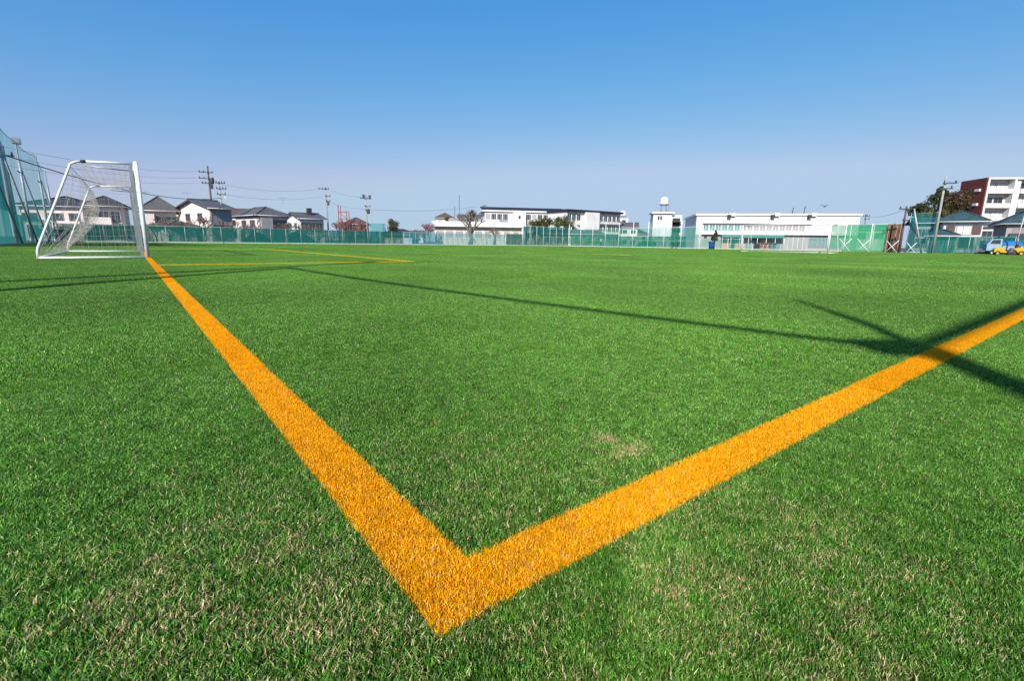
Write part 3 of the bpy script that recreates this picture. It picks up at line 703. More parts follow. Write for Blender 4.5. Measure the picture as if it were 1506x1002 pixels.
# --- house with teal roof on the right
t, w, d, ze, zr = house('white house with dark teal hipped roof, in front of the dark red apartment end', 1381, 66, 1438, -34, 1340, 327, 311, 'hip', 'cool_white', 'roof_teal', d=10)
fw = window(t, 'f', w*.52, ze - 1.0, 1.7, 1.15, w, d, pane='curtain')
for sx in (-1, 1): MB().box(sx*1.3 - .42, sx*1.3 + .42, -.09, -.02, -.58, .58).build('shutter', M['shutter'], fw)
MB().box(-1.6, w*.28, -2.2, -.003, 0, 2.0).build('porch', M['glass_teal'], t)
roof(t, w*.28 + 1.6, 2.3, 2.05, 2.9, 'hip', 'roof_teal', .4, x0=-1.6, y0=-2.4)
MB().box(w*.34, w*.36, -.1, -.003, .2, ze).build('downpipe', M['frame_grey'], t)
window(t, 'f', w*.65, 1.3, 1.5, 1.5, w, d); window(t, 'l', d*.4, ze - 1.2, 1.6, 1.2, w, d, fr='frame_dark'); window(t, 'l', d*.75, ze - 1.2, 1.6, 1.2, w, d, fr='frame_dark')
t, w, d, z = block('house', 'low shaded wing with teal roof behind the leaning grey brace pole', 'house', 1344, 70, 1383, -30, 329, 7, 'grey_wall')
walls(t, w, d, z, mt='grey_wall'); roof(t, w, d, z, zat(1370, 322, 71), 'gx', 'roof_teal', .5)
for i in range(3): window(t, 'f', w*(i + .5)/3, z - 1.3, 1.2, 1.2, w, d)
for i in range(3): window(t, 'f', w*(i + .5)/3, 1.2, 1.2, 1.5, w, d)
t, w, d, ze, zr = house('dark roofed house cut by the right edge of the picture, with mauve upper windows', 1473, 66, 1540, -36, 1462, 330, 311, 'hip', 'grey_wall', 'roof_teal', d=9)
for x in (.35, .7): window(t, 'f', w*x, ze - 1.1, 1.7, 1.2, w, d, pane='mauve')
for x in (.2, .6): window(t, 'f', w*x, 1.2, 1.8, 1.7, w, d)
MB().add([(.3, -1.6, 2.0), (w, -1.6, 2.0), (w, -.003, 2.6), (.3, -.003, 2.6), (.3, -1.6, 1.9), (w, -1.6, 1.9), (w, -.003, 2.45), (.3, -.003, 2.45)],
         [(0,1,2,3),(7,6,5,4),(4,5,1,0),(5,6,2,1),(6,7,3,2),(7,4,0,3)]).build('lean_to_roof', M['roof_teal'], t)
# --- apartment block: dark red end wall, white balcony front
AY = 104
yaw = R(-6); P = at(1431, AY); w = 34.0; d = 11.5
t = thing('apartment_block', 'five-storey apartment block with white balconies and dark red tiled end wall', 'apartments', P, yaw)
ztop = zat(1452, 261, AY); fh = ztop / 5.15
dd = solve_d(P, yaw, 1395)
MB().box(.22, w, 1.5, dd, 0, ztop - .02).build('wall', M['white_wall'], t)
MB().box(0, .217, -.05, dd, 0, ztop).build('end_wall', M['maroon'], t)
MB().box(.22, w, -.2, 1.497, ztop - .35, ztop + .02).build('roof_slab', M['white_wall'], t)
for k in range(2):
    MB().box(-.35, -.003, dd*.16, dd*.34, ztop - 2.6 - fh*(k+.0), ztop - 2.1 - fh*k).build('balcony_end', M['white_wall'], t)
    MB().box(-.5, -.003, dd*.72, dd*.98, ztop - 4.4 - fh*k, ztop - 4.1 - fh*k).build('stair_landing', M['mauve'], t)
bay = 5.0
for i in range(6):
    x0 = .22 + i * bay; xo = x0 + bay
    MB().box(x0 + .003 if i else .223, x0 + .35, -.15, 1.497, 0, ztop - .353).build('fin_wall', M['white_wall'], t)
    if i: MB().box(x0 + .353, x0 + 1.5, .3, 1.497, 0, ztop - .353).build('pier', M['white_wall'], t)
    xa = x0 + (1.5 if i else .35) + .01
    for f in range(5):
        zf = f * fh + .35
        if f: balcony(t, xa, xo - .01, zf, 1.55, 'white_wall', 1.5, .78)
        for q in (.3, .72):
            wx = window(t, 'f', xa + (xo - xa) * q, zf + 1.08, 1.7, 1.95, w, d, nx=2, sill=False, pane='glass' if (i + f) % 2 else 'curtain')
            wx.location.y = 1.47
t['label'] = 'five-storey apartment block with white balconies and dark red tiled end wall'

# ------------------------------------------------------------------ goals
def goal(label):
    t = thing('soccer_goal', label, 'goal', FP(LW/2, 19.52), YAW, 'white soccer goals')
    hw, h, fd = 3.68, 2.42, 2.13           # half width, height, depth; local x = into the field, y along the line
    rp = .052
    for s in (-1, 1):
        y = s * hw
        MB().tube([(0, y, .0), (0, y, h)], rp, 14).build('post', M['goal_white'], t)
        MB().box(-.15, -.075, y - .02, y + .02, 0.02, h - .03).build('net_rail', M['steel'], t)
        pts = [(-fd, y, .03), (-fd + .01, y, .20)] + [(-fd + .03 + .79*q, y, .28 + 1.9*q) for q in (0, .25, .5, .75, 1)] + [(-1.28, y, 2.27), (-1.19, y, 2.33), (-1.06, y, 2.36)]
        MB().tube(pts, .028, 8).build('back_stay', M['goal_white'], t)
        ts = MB().tube([(-1.06, y, 2.36), (-.06, y, h - .02)], .028, 8).build('top_stay', M['goal_white'], t)
        MB().tube([(-1.08, y, 2.36), (-.98, y, 2.362)], .034, 8).build('joint_sleeve', M['black_tape'], ts)
        MB().tube([(-1.0, y, 2.26), (-.07, y, h - .2)], .016, 6).build('lower_stay', M['steel'], t)
        MB().tube([(-fd, y, .035), (-.06, y, .035)], .03, 8).build('base_bar', M['goal_white'], t)
        MB().lathe([(0, 0), (.09, 0), (.09, .02), (0, .02)], 12).build('foot_plate', M['rubber'], t, (0, y, .001))
    MB().tube([(0, -hw, h), (0, hw, h)], rp, 14).build('crossbar', M['goal_white'], t)
    MB().tube([(-fd, -hw, .035), (-fd, hw, .035)], .03, 8).build('back_bar', M['goal_white'], t)
    n = MB(); rr = .0023
    def line(p, r=None): n.tube(p, r or rr, 3, False)
    def prof(z):                           # where the back stay is at a height
        return -fd + .03 + .79 * max(0, min(1, (z - .28) / 1.9)) if z > .2 else -fd
    cell = .13
    for s in (-1, 1):                      # side nets, hanging a little slack
        y = s * hw
        z = .1
        while z < 2.3:
            xb = prof(z); line([(xb + (-.08 - xb) * q, y + s * .10 * math.sin(math.pi*q) * math.sin(z*1.35), z - .05*math.sin(math.pi*q)) for q in (0, .25, .5, .75, 1)], .002); z += cell
        x = -fd + .05
        while x < -.1:
            zt = .28 + 1.9 * (x + fd - .03) / .79 if x < -1.31 else 2.33
            line([(x, y + s*.10*math.sin(math.pi*(x + fd)/fd)*math.sin(z_*1.35), z_) for z_ in np.linspace(.03, max(zt, .1), 8)], .002); x += cell
    ny = int(2 * hw / cell)
    sag = lambda y, q: .58 * math.sin(math.pi * q) * (1 - (y / hw) ** 4) + .10*math.sin(9*y + 4*q)*math.sin(math.pi*q)
    def back(y, q):                        # back net from the top edge down to the back bar, bellying inwards
        z = 2.30 * (1 - q) + .03 * q
        return (prof(z) + sag(y, q), y, z)
    for i in range(ny + 1):
        y = -hw + 2 * hw * i / ny; line([back(y, q) for q in np.linspace(0, 1, 9)])
    for j in range(20): line([back(-hw + 2*hw*i/28, j/19) for i in range(29)])
    for i in range(ny + 1):
        y = -hw + 2 * hw * i / ny; line([(-.07, y, h - .05), (-.55, y, h - .11 - .05*(1-(y/hw)**2)), (-1.2, y, 2.32)])
    for j in range(9): line([(-.08 - 1.12*j/8, -hw + 2*hw*i/20, h - .05 - .06*j/8 - .05*math.sin(math.pi*j/8)*(1-((i-10)/10)**2)) for i in range(21)])
    n.build('net', M['cord'], t)
    return t
ga = goal('white portable goal standing on the orange goal line, nearest the camera')
gb = copy_thing(ga, FP(45.3, 19.52), YAW + math.pi, 'far white goal facing the camera in front of the white sports hall')

# ------------------------------------------------------------------ fences and nets
def fence(name, label, a, b, h, gap, panel_mat, post_mat, post_r=.03, group=None, rails=(1.0,), post_h=None, brace=0, cat='fence', bot=.05):
    a = Vector(a); b = Vector(b); L = (b - a).length; an = math.atan2(b.y - a.y, b.x - a.x)
    n = max(1, round(L / gap)); g = L / n
    t = thing(name, label, cat, a, an, group)
    pm = MB().tube([(0, 0, 0), (0, 0, post_h or h + .05)], post_r, 8).mesh('post'); pm.materials.append(M[post_mat])
    for i in range(n + 1): place(pm, 'post', None, t, (i * g, 0, 0))
    q = MB(); k = 6
    vs = [(post_r + (g - 2*post_r) * i / k, .012 * math.sin(math.pi * i / k * 2), z) for z in (bot, h) for i in range(k + 1)]
    q.add(vs, [(i, i + 1, k + 2 + i, k + 1 + i) for i in range(k)])
    me = q.mesh('mesh_panel'); me.materials.append(M[panel_mat])
    for i in range(n): place(me, 'mesh_panel', None, t, (i * g, -post_r * .6, 0))
    for rz in rails: MB().tube([(0, post_r*.5, h * rz), (L, post_r*.5, h * rz)], .02, 6).build('rail', M[post_mat], t)
    if brace:
        bm_ = MB().tube([(0, .04, h * .95), (0, 1.3, .05)], .025, 6).mesh('brace'); bm_.materials.append(M[post_mat])
        for i in range(0, n + 1, brace): place(bm_, 'brace', None, t, (i * g, 0, 0))
    return t
UB = UF + .25
fence('screened_fence', 'low dark teal screened fence along the far left edge of the turf', FP(-6.3, UB), FP(33.6, UB), 1.95, 1.9, 'teal_screen', 'galv', rails=(1.0, .5))
fence('mesh_fence', 'paler see-through teal fence in front of the flat-roofed hall', FP(33.7, UB), FP(53.5, UB), 1.95, 1.0, 'net_teal_thick', 'galv', rails=(1.0, .5))
fence('solid_gate', 'solid bright teal gate panel between the low fence and the tall net', FP(53.6, UB - .1), FP(57.4, UB - .1), 2.1, 3.8, 'teal_dark', 'galv')
fence('tall_net_fence', 'tall teal net fence on white posts at the far corner of the turf', FP(57.6, UB), FP(VF + .3, UB), 3.6, 1.6, 'teal_screen', 'white_paint', .04, rails=(1.0, .3))
fence('tall_net_fence', 'pale green net on widely spaced white posts in front of the water tower', FP(VF + .3, UB - .2), FP(VF + .3, 42.5), 3.3, 3.3, 'net_green', 'white_paint', .045, rails=(1.0, .36), post_h=4.3)
fence('screened_fence', 'dark teal lower screen behind the pale green net, left of the sports hall', FP(VF + .8, UB - .2), FP(VF + .8, 45.0), 1.9, 2.1, 'teal_screen', 'galv')
fence('low_railing', 'low pale mesh railing just left of the sports hall door', FP(VF + .3, 42.3), FP(VF + .3, 35.5), 1.5, 2.2, 'net_green', 'white_paint', rails=(1.0, .5))
fence('practice_cage', 'bright green netted cage right of the sports hall', FP(VF - .2, 22.6), FP(VF - .2, 17.3), 3.2, 2.65, 'net_bright', 'white_paint', .05, rails=(1.0, .45))
fence('practice_cage', 'second bright green net standing behind the cage front', FP(VF + 3.6, 25.8), FP(VF + 3.6, 18.4), 3.3, 2.6, 'net_bright', 'white_paint', .05)
fence('screened_fence', 'dark teal screen in front of the white house, right of the leaning poles', FP(VF, 14.6), FP(VF, 7.9), 1.75, 1.7, 'teal_screen', 'galv', rails=(1.0,))
fence('screened_fence', 'grey green mesh fence beside the yellow machine near the right edge', FP(VF, 7.7), FP(VF, 3), 1.5, 1.9, 'net_teal_thick', 'galv')
a = at(1331, 53); b = at(1372, 50.5)
fence('hanging_net', 'tall see-through teal net hung between the short brown pole and the tall pale pole', a, b, 4.1, 3.0, 'net_teal', 'galv', .03, rails=(1.0,))
# white X braces by the cage
def xbrace(label, px0, px1, Y, h, group):
    a = at(px0, Y); w = solve_w(a, R(-40), px1)
    t = thing('crossed_brace', label, 'brace', a, R(-40), group)
    MB().tube([(0, 0, 0), (w, 0, h)], .03, 6).build('bar', M['white_paint'], t); MB().tube([(0, .11, h), (w, .11, 0)], .03, 6).build('bar', M['white_paint'], t)
for lb, a, b, Y, h in (('leftmost white X brace, at the left end of the green cage', 1232, 1250, 58, 1.5), ('white X brace at the middle of the green cage', 1258, 1278, 57, 1.5),
                       ('white X brace in front of the brown board fence', 1301, 1319, 54, 1.3), ('white X brace by the foot of the leaning grey pole', 1331, 1346, 52, 1.1)):
    xbrace(lb, a, b, Y, h, 'white crossed braces')
# brown board fence, board by board
a = at(1300, 57); w = solve_w(a, R(-38), 1327); t = thing('board_fence', 'rust brown board fence between the green cage and the dark pole', 'fence', a, R(-38))
bmz = MB().box(0, .20, -.02, .02, .05, 3.2).mesh('board'); bmz.materials.append(M['rust'])
bmt = MB().box(0, .05, -.07, -.023, .05, 3.05).mesh('batten'); bmt.materials.append(M['tan_wood'])
nb = int(w / .24)
for i in range(nb): place(bmz, 'board', None, t, (i * .24, 0, random.uniform(-.05, .05)))
for i in range(0, nb, 3): place(bmt, 'batten', None, t, (i * .24 + .07, 0, 0))
for z in (.7, 2.6): MB().box(0, w, .023, .07, z, z + .08).build('rail', M['tan_wood'], t)

# left boundary: tall net on poles
VL = -6.5
def P7(u, dv=0): return FP(VL + dv, u)
t = thing('tall_side_net', 'tall teal ball-stop net on grey poles along the left touch of the goal line', 'net', P7(34), YAW + math.pi/2)
us = [34, 41, 48.0, 55.0, 66.0, 71.4]; tops = [9.6, 9.3, 8.3, 7.9, 8.2, 7.2]
for i, (u, h) in enumerate(zip(us, tops)):
    x = u - 34
    po = MB().tube([(x, 0, 0), (x, 0, h * .82), (x, 0, h * .82 + .01), (x + .02, 0, h)], [.10, .085, .05, .045], 10).build('pole', M['galv'], t)
    MB().tube([(x, 0, h), (x + .1, 0, h + .12), (x + .32, 0, h + .14)], .045, 6).build('hook_top', M['galv'], po)
    if i < len(us) - 1:
        x2 = us[i+1] - 34; h2 = tops[i+1]; k = 8
        up = MB(); lo = MB()
        vs = [(x + (x2 - x)*q/k, -(-.12 + .10*math.sin(math.pi*q/k)), (h + (h2 - h)*q/k - .32*math.sin(math.pi*q/k)) if j else 2.2) for j in (0, 1) for q in range(k + 1)]
        up.add(vs, [(q, q + 1, k + 2 + q, k + 1 + q) for q in range(k)]).build('net_panel', M['net_teal'] if i > 1 else M['net_teal_thick'], t)
        vs = [(x + .1 + (x2 - x - .2)*q/k, .15, z) for z in (.1, 6.8 if i < 2 else 2.15) for q in range(k + 1)]
        lo.add(vs, [(q, q + 1, k + 2 + q, k + 1 + q) for q in range(k)]).build('lower_screen', M['teal_tall'], t)
        MB().tube([(x + (x2 - x)*q/k, .12, h + (h2 - h)*q/k - .32*math.sin(math.pi*q/k)) for q in range(k + 1)], .018, 5).build('top_rope', M['cable'], t)
    if 0 < i < 5:
        MB().tube([(x + .1, -.05, h*.72), (x + 4.4, -.55, .1)], .06, 8).build('brace', M['galv'], t)
    if i in (2, 3, 4): MB().tube([(x - .9, .1, h*.70), (x + 1.1, .1, h*.70)], .045, 6).build('cross_arm', M['steel'], po)
x = us[3] - 34
fl = MB().box(x - .95, x - .25, -.35, .1, 7.55, 7.95).build('floodlight', M['steel'], t); MB().box(x - .92, x - .28, -.37, -.353, 7.58, 7.92).build('lens', M['frame_white'], fl)

# ------------------------------------------------------------------ poles
def utility_pole(label, px, Y, ptop, arms, pm='conc_pole', r=.15, az=0., gear=(), group='utility poles', lean=None):
    P = at(px, Y); h = zat(px, ptop, Y)
    t = thing('utility_pole', label, 'utility pole', P, az, group)
    MB().tube([(0, 0, 0), (lean[0] if lean else 0, lean[1] if lean else 0, h)], [r, r*.62], 12).build('pole', M[pm], t)
    for z, w_, off in arms:
        c = h - z; kx = (lean[0]*c/h if lean else 0)
        a = MB().box(kx + off - w_/2, kx + off + w_/2, -.22, -.12, c - .05, c + .05).build('cross_arm', M['dark_steel'], t)
        nI = 4 if w_ > 1.2 else 2
        for i in range(nI):
            x = kx + off - w_/2 + .12 + (w_ - .24) * i / (nI - 1)
            MB().lathe([(0, 0), (.055, 0), (.075, .05), (.05, .09), (.075, .13), (.05, .18), (.03, .24), (0, .25)], 8).build('insulator', M['dark_steel'], a, (x, -.17, c + .053))
    for g in gear:
        if g[0] == 'can':
            MB().lathe([(0, 0), (.26, .02), (.28, .1), (.28, .75), (.24, .85), (0, .88)], 12).build('transformer', M['dark_steel'], t, (g[1], -.1, h - g[2]))
        if g[0] == 'box': MB().box(g[1] - .2, g[1] + .2, -.35, -.1, h - g[2], h - g[2] + .7).build('switch_box', M['dark_steel'], t)
        if g[0] == 'lamp':
            MB().tube([(0, 0, h - g[2]), (g[1]*.6, -.1, h - g[2] + .35), (g[1], -.2, h - g[2] + .4)], .03, 6).build('lamp_arm', M['steel'], t)
            MB().box(min(g[1], g[1] + .35), max(g[1], g[1] + .35), -.32, -.1, h - g[2] + .33, h - g[2] + .46).build('lamp_head', M['frame_white'], t)
    return t, P, h
t1, P1, h1 = utility_pole('tall dark utility pole with stacked cross-arms, nearest the gabled house', 317, 78, 244, ((1.0, 1.9, -.3), (1.9, 2.0, -.3), (2.6, 1.6, -.2)), 'brown_pole', .17, R(25), (('can', .42, 2.6), ('box', .3, 3.4)))
t2, P2, h2 = utility_pole('slim grey utility pole with small cross-arms right of the tall dark one', 331, 74, 261, ((.8, 1.3, .2), (1.6, 1.4, .25), (2.4, 1.2, .2)), 'conc_pole', .12, R(20), (('lamp', .5, 3.2),))
t3, P3, h3 = utility_pole('utility pole with side brackets right of the small white house', 484, 96, 275, ((.4, 1.9, -.35), (1.7, 1.0, .3), (2.6, .9, .3)), 'conc_pole', .15, R(15), (('box', .3, 3.4),))
t4, P4, h4 = utility_pole('utility pole with floodlights left of the shed', 541, 92, 288, ((.5, 1.9, 0), (1.9, 1.1, .3), (2.6, .8, .2)), 'conc_pole', .14, R(8), (('can', .35, 3.2), ('box', .75, .6), ('box', -.35, .5)))
t5, P5, h5 = utility_pole('tall pale utility pole in front of the white house with teal roof', 1371, 50, 258, ((.75, 1.1, .35), (1.25, .9, .2)), 'conc_pole', .13, R(-30))
t6, P6, h6 = utility_pole('short brown utility pole beside the rust brown boards', 1322, 54, 303, ((.3, 1.1, -.1), (1.5, .8, .2)), 'brown_pole', .13, R(-30))
t7, P7_, h7 = utility_pole('far slim utility pole just right of the sports hall', 1266, 105, 315, ((.4, 1.3, 0), (1.0, 1.0, .2)), 'brown_pole', .11, R(-20))
t8, P8, h8 = utility_pole('thick weathered utility pole standing inside the tall left net', 29, 37.5, 214, ((.7, .9, .1),), 'brown_pole', .17, R(50))
def bare_pole(name, label, cat, px, Y, ptop, r, mt, top=None, lean=(0, 0)):
    P = at(px, Y); h = zat(px, ptop, Y); t = thing(name, label, cat, P)
    MB().tube([(0, 0, 0), (lean[0]*.5, lean[1]*.5, h*.5), (lean[0], lean[1], h)], [r, r*.85, r*.7], 10).build('pole', M[mt], t)
    return t, P, h
t, P, h = bare_pole('brace_pole', 'leaning grey brace pole beside the short brown pole', 'pole', 1355, 52, 307, .09, 'galv', lean=(-1.55, 0))
MB().tube([(-1.7, 0, h - .1), (-1.4, 0, h - .05)], .06, 6).build('clamp', M['dark_steel'], t)
t, P, h = bare_pole('lamp_post', 'leaning lamp post near the right edge, behind the yellow machine', 'lamp post', 1490, 47, 300, .06, 'galv', lean=(.35, 0))
MB().box(.1, .62, -.12, .12, h - .05, h + .12).build('lamp_head', M['dark_steel'], t)
t, P, h = bare_pole('street_lamp', 'curved street lamp behind the bare pruned trees', 'street lamp', 701, 125, 313, .07, 'steel')
MB().tube([(0, 0, h), (.15, 0, h + .9), (.7, 0, h + 1.5), (1.7, 0, h + 1.7)], .05, 6).build('lamp_arm', M['steel'], t)
MB().box(1.5, 2.5, -.14, .14, h + 1.62, h + 1.80).build('lamp_head', M['dark_steel'], t)
for lb, px, Y, pt in (('tall thin flagpole above the left end of the flat-roofed hall', 676, 140, 288), ('shorter thin pole left of the tall flagpole', 669, 140, 304)):
    t, P, h = bare_pole('thin_pole', lb, 'pole', px, Y, pt, .09, 'dark_steel'); MB().lathe([(0, 0), (.14, .05), (.14, .2), (0, .25)], 8).build('cap', M['steel'], t, (0, 0, h))
for lb, px, Y, pt in (('television aerial on a mast between the cream and small white houses', 421, 84, 289), ('television aerial over the gabled house', 283, 84, 281), ('television aerial right of the near goalpost', 222, 84, 280)):
    t, P, h = bare_pole('television_aerial', lb, 'aerial', px, Y, pt, .035, 'steel')
    b = MB().tube([(-.7, 0, h - .3), (.7, 0, h - .3)], .02, 5)
    for i in range(7): b.tube([(-.7 + .233*i, -.35 + .03*i, h - .3), (-.7 + .233*i, .35 - .03*i, h - .3)], .014, 4)
    b.build('aerial_array', M['steel'], t)
# steel frame tower
P = at(500, 118); w = solve_w(P, 0, 512); h = zat(506, 302, 118); t = thing('steel_tower', 'small red steel frame tower among the bare reddish trees', 'tower', P)
for x in (0, w):
    for y in (0, 1.6): MB().tube([(x, y, 0), (x, y, h - (1.2 if x else 0))], .10, 6).build('leg', M['red_steel'], t)
for k in range(4):
    z = h - 1.5 - 1.6*k; MB().tube([(0, 0, z), (w, 0, z)], .07, 5).build('cross_bar', M['red_steel'], t); MB().tube([(0, 0, z), (w, 0, z - 1.5)], .05, 5).build('diagonal', M['red_steel'], t)
MB().box(.2, w - .2, 0, 1.6, h - 4.0, h - 3.8).build('platform', M['red_steel'], t)

# overhead cables
def wire(label, a, b, sag, r, group=None):
    a = Vector(a); b = Vector(b); k = 14
    pts = [a + (b - a) * (i/k) - Vector((0, 0, sag * 4 * (i/k) * (1 - i/k))) for i in range(k + 1)]
    o = MB().tube([p - a for p in pts], r, 6).build('overhead_cable', M['cable'], None, a); tag(o, label, 'cable', group); return o
G_ = 'overhead cables'
V3 = lambda P, h: Vector((P.x, P.y, h))
d_ = ray(10, 229); A_ = Vector((0, 0, EYE)) + d_ * (34 / d_.y)
w8 = wire('thick black cable sagging from the left net poles to the slim grey pole', A_, V3(P2, h2 - 2.9), 1.1, .035, G_)
for i, (dz, lb) in enumerate(((1.0, 'topmost'), (1.9, 'middle'), (2.6, 'lowest'))):
    wire('%s thin wire from the left edge to the tall dark utility pole' % lb, A_ + Vector((-6, 2, 1.7 - .7*i)), V3(P1, h1 - dz + .25), .9, .011, G_)
for i, (dz, dz3, lb) in enumerate(((.9, .2, 'upper'), (2.3, 1.6, 'lower'))):
    wire('%s thin wire between the slim grey pole and the pole by the small white house' % lb, V3(P2, h2 - dz), V3(P3, h3 - dz3), .8, .014, G_)
for i, (dz, dz3, lb) in enumerate(((.2, .3, 'upper'), (2.6, 2.3, 'lower'))):
    wire('%s thin wire between the two poles left of the shed' % lb, V3(P3, h3 - dz), V3(P4, h4 - dz3), .4, .014, G_)
wire('thin wire running from the pole by the shed toward the water tower', V3(P4, h4 - 2.4), at(700, 130) + Vector((0, 0, zat(700, 304, 130))), .6, .022, G_)
wire('thin wire between the tall pale pole and the short brown pole', V3(P5, h5 - 1.1), V3(P6, h6 - .2), .3, .012, G_)
wire('thin wire from the short brown pole to the far slim pole by the sports hall', V3(P6, h6 - .3), V3(P7_, h7 - .4), .5, .018, G_)
wire('thin wire from the tall pale pole out over the right edge', V3(P5, h5 - .6), V3(at(1600, 46), h5 + .4), .3, .012, G_)

# net poles and cables beside the camera: only their shadows fall into the picture
HP = 7.0; LSH = HP / math.tan(SUN_EL); S3 = Vector((sdir.x, sdir.y, 0))
def base_for(px, py, h=HP): return ground(px, py) - S3 * (h / math.tan(SUN_EL))
def leaning(name, label, q0, q1, r):          # a pole whose shadow runs through two picture points of the turf
    top = ground(*q1) - S3 * LSH; q = ground(*q0); e = (ground(*q1) - q).normalized(); b = q + e * ((top - q).dot(e))
    t = thing(name, label, 'pole', b)
    MB().tube([(0, 0, 0), (top.x - b.x, top.y - b.y, HP)], [r, r*.85], 10).build('pole', M['galv'], t); return top
Bp = leaning('net_pole', 'grey net pole whose long thin shadow crosses the goal line', (0, 430), (432, 395.5), .12)
leaning('brace_pole', 'leaning brace pole whose shadow lies above the thin pole shadow by the goal', (0, 417), (570, 386.0), .12)
Cp = leaning('net_pole', 'grey net pole whose thick shadow crosses the right orange line', (1506, 580), (1328, 506), .11)
t = [o for o in bpy.data.objects if o.get('label', '').startswith('grey net pole whose thick')][0]
cx, cy = Cp.x - t.location.x, Cp.y - t.location.y
MB().tube([(cx, cy, HP), (cx + .03, cy, HP + .4), (cx - .02, cy, HP + .85), (cx - .10, cy, HP + 1.5)], [.06, .055, .045, .03], 8).build('rod', M['galv'], t)
MB().box(cx - .30, cx + .09, cy - .10, cy + .10, HP - .20, HP - .02).build('bracket', M['steel'], t)
wire('cable whose straight shadow runs right across the turf', V3(Bp, HP - .05), V3(Cp, HP - .2), .12, .042, G_)
Dp = base_for(1560, 413); wire('cable whose shadow follows the right orange line', V3(Cp, HP - .1), V3(Dp, HP - .1), .06, .06, G_)
t = thing('net_pole', 'grey net pole outside the right edge of the picture', 'pole', Dp); MB().tube([(0, 0, 0), (0, 0, HP)], [.09, .075], 10).build('pole', M['galv'], t)

# ------------------------------------------------------------------ trees
def branches(b, p, d, L, r, depth, spread, up, twigs, minr=.012):
    k = 3; pts = [p]; q = Vector(p); dd = Vector(d)
    for i in range(k):
        dd = (dd + Vector((random.gauss(0, .14), random.gauss(0, .14), random.gauss(0, .10) + up * .12))).normalized(); q = q + dd * (L / k); pts.append(q.copy())
    (b if depth > 1 else twigs).tube(pts, [max(minr, r * (1 - .42 * i / k)) for i in range(k + 1)], 6 if depth > 1 else 4, False)
    if depth == 0: return
    for i in range(3 if depth > 1 else 4):
        ax = dd.orthogonal().normalized(); ax.rotate(Matrix.Rotation(random.uniform(0, 2*math.pi), 3, dd))
        nd = dd.copy(); nd.rotate(Matrix.Rotation(random.uniform(.5, 1.0) * spread, 3, ax))
        st = pts[random.choice((2, 3, 3))]
        branches(b, st, nd, L * random.uniform(.6, .85), r * .55, depth - 1, spread, up, twigs, minr)
def bare_tree(label, px, Y, ptop, bark, twig, depth=4, spread=.8, trunk=.3, r=None, group='bare trees beyond the fence', blossom=None, cat='tree'):
    P = at(px, Y); h = zat(px, ptop, Y); t = thing('bare_tree', label, cat, P, random.uniform(0, 6), group)
    b = MB(); tw = MB(); r = r or h * .035; mr_ = Y * .00036
    b.tube([(0, 0, 0), (.03*h, 0, h*trunk*.5), (.02*h, .02*h, h*trunk)], [r*1.4, r*1.1, r], 8)
    nl = 4
    for i in range(nl):
        a = 2*math.pi*i/nl + random.uniform(-.4, .4); s = random.uniform(.35, .8)
        branches(b, Vector((.02*h, .02*h, h*trunk*random.uniform(.8, 1))), Vector((math.cos(a)*s, math.sin(a)*s, 1)).normalized(), h*(1 - trunk)*.40, r*.65, depth - 1, spread, 1, tw, mr_)
    mz = max(v[2] for v in b.v + tw.v); k = h / mz
    for q in (b, tw): q.v = [(x*k, y*k, z*k) for x, y, z in q.v]
    b.build('trunk', M[bark], t); c = tw.build('crown', M[twig], t)
    if blossom:
        f = MB()
        for i in range(900):
            v = Vector(random.choice(tw.v)) + Vector((random.gauss(0, .12), random.gauss(0, .12), random.gauss(0, .12))); s = .07
            a = Vector((random.gauss(0, 1), random.gauss(0, 1), random.gauss(0, 1))).normalized(); e = a.orthogonal().normalized(); g = a.cross(e)
            f.add([v - e*s, v + g*s, v + e*s, v - g*s], [(0, 1, 2, 3)])
        o = f.build('blossom', M[blossom], c)
    return t
bare_tree('big pruned bare tree with forked limbs in front of the flat-roofed hall', 692, 103, 308, 'bark', 'bark', 3, 1.0, .25, .34)
bare_tree('small pruned bare tree right of the big forked one', 727, 101, 333, 'bark', 'bark', 3, .95, .42, .2)
for lb, px, Y, pt in (('leftmost bushy bare reddish tree behind the low fence', 500, 100, 322), ('bare reddish tree under the steel tower', 514, 104, 321), ('bare reddish tree left of the pole by the shed', 531, 102, 324),
                      ('bare garden tree between the two utility poles and the brown-roofed house', 252, 64, 318), ('bare garden tree at the foot of the tall dark utility pole', 300, 66, 318), ('bare garden bush in front of the cream house', 370, 70, 327),
                      ('bare garden tree between the gabled house and the cream house', 340, 68, 323), ('bare shrub left of the gabled house', 272, 65, 324), ('leafless bush behind the fence right of the goalpost', 232, 63, 326), ('bare tree at the left corner of the small white house', 420, 73, 326), ('bare garden tree below the small white house', 450, 77, 329), ('low bare tree right of the small white house', 470, 79, 331), ('bare young tree right of the shed', 612, 100, 337), ('bare pale trunked tree left of the hall corner', 622, 101, 338)):
    bare_tree(lb, px, Y, pt, 'bark' if px < 600 else 'bark_pale', 'twig_red' if 480 < px < 540 else 'twig', 4, .9, .2)
bare_tree('pink blossoming tree at the left corner of the flat-roofed hall', 632, 108, 327, 'bark', 'twig_red', 4, .9, .25, blossom='blossom')
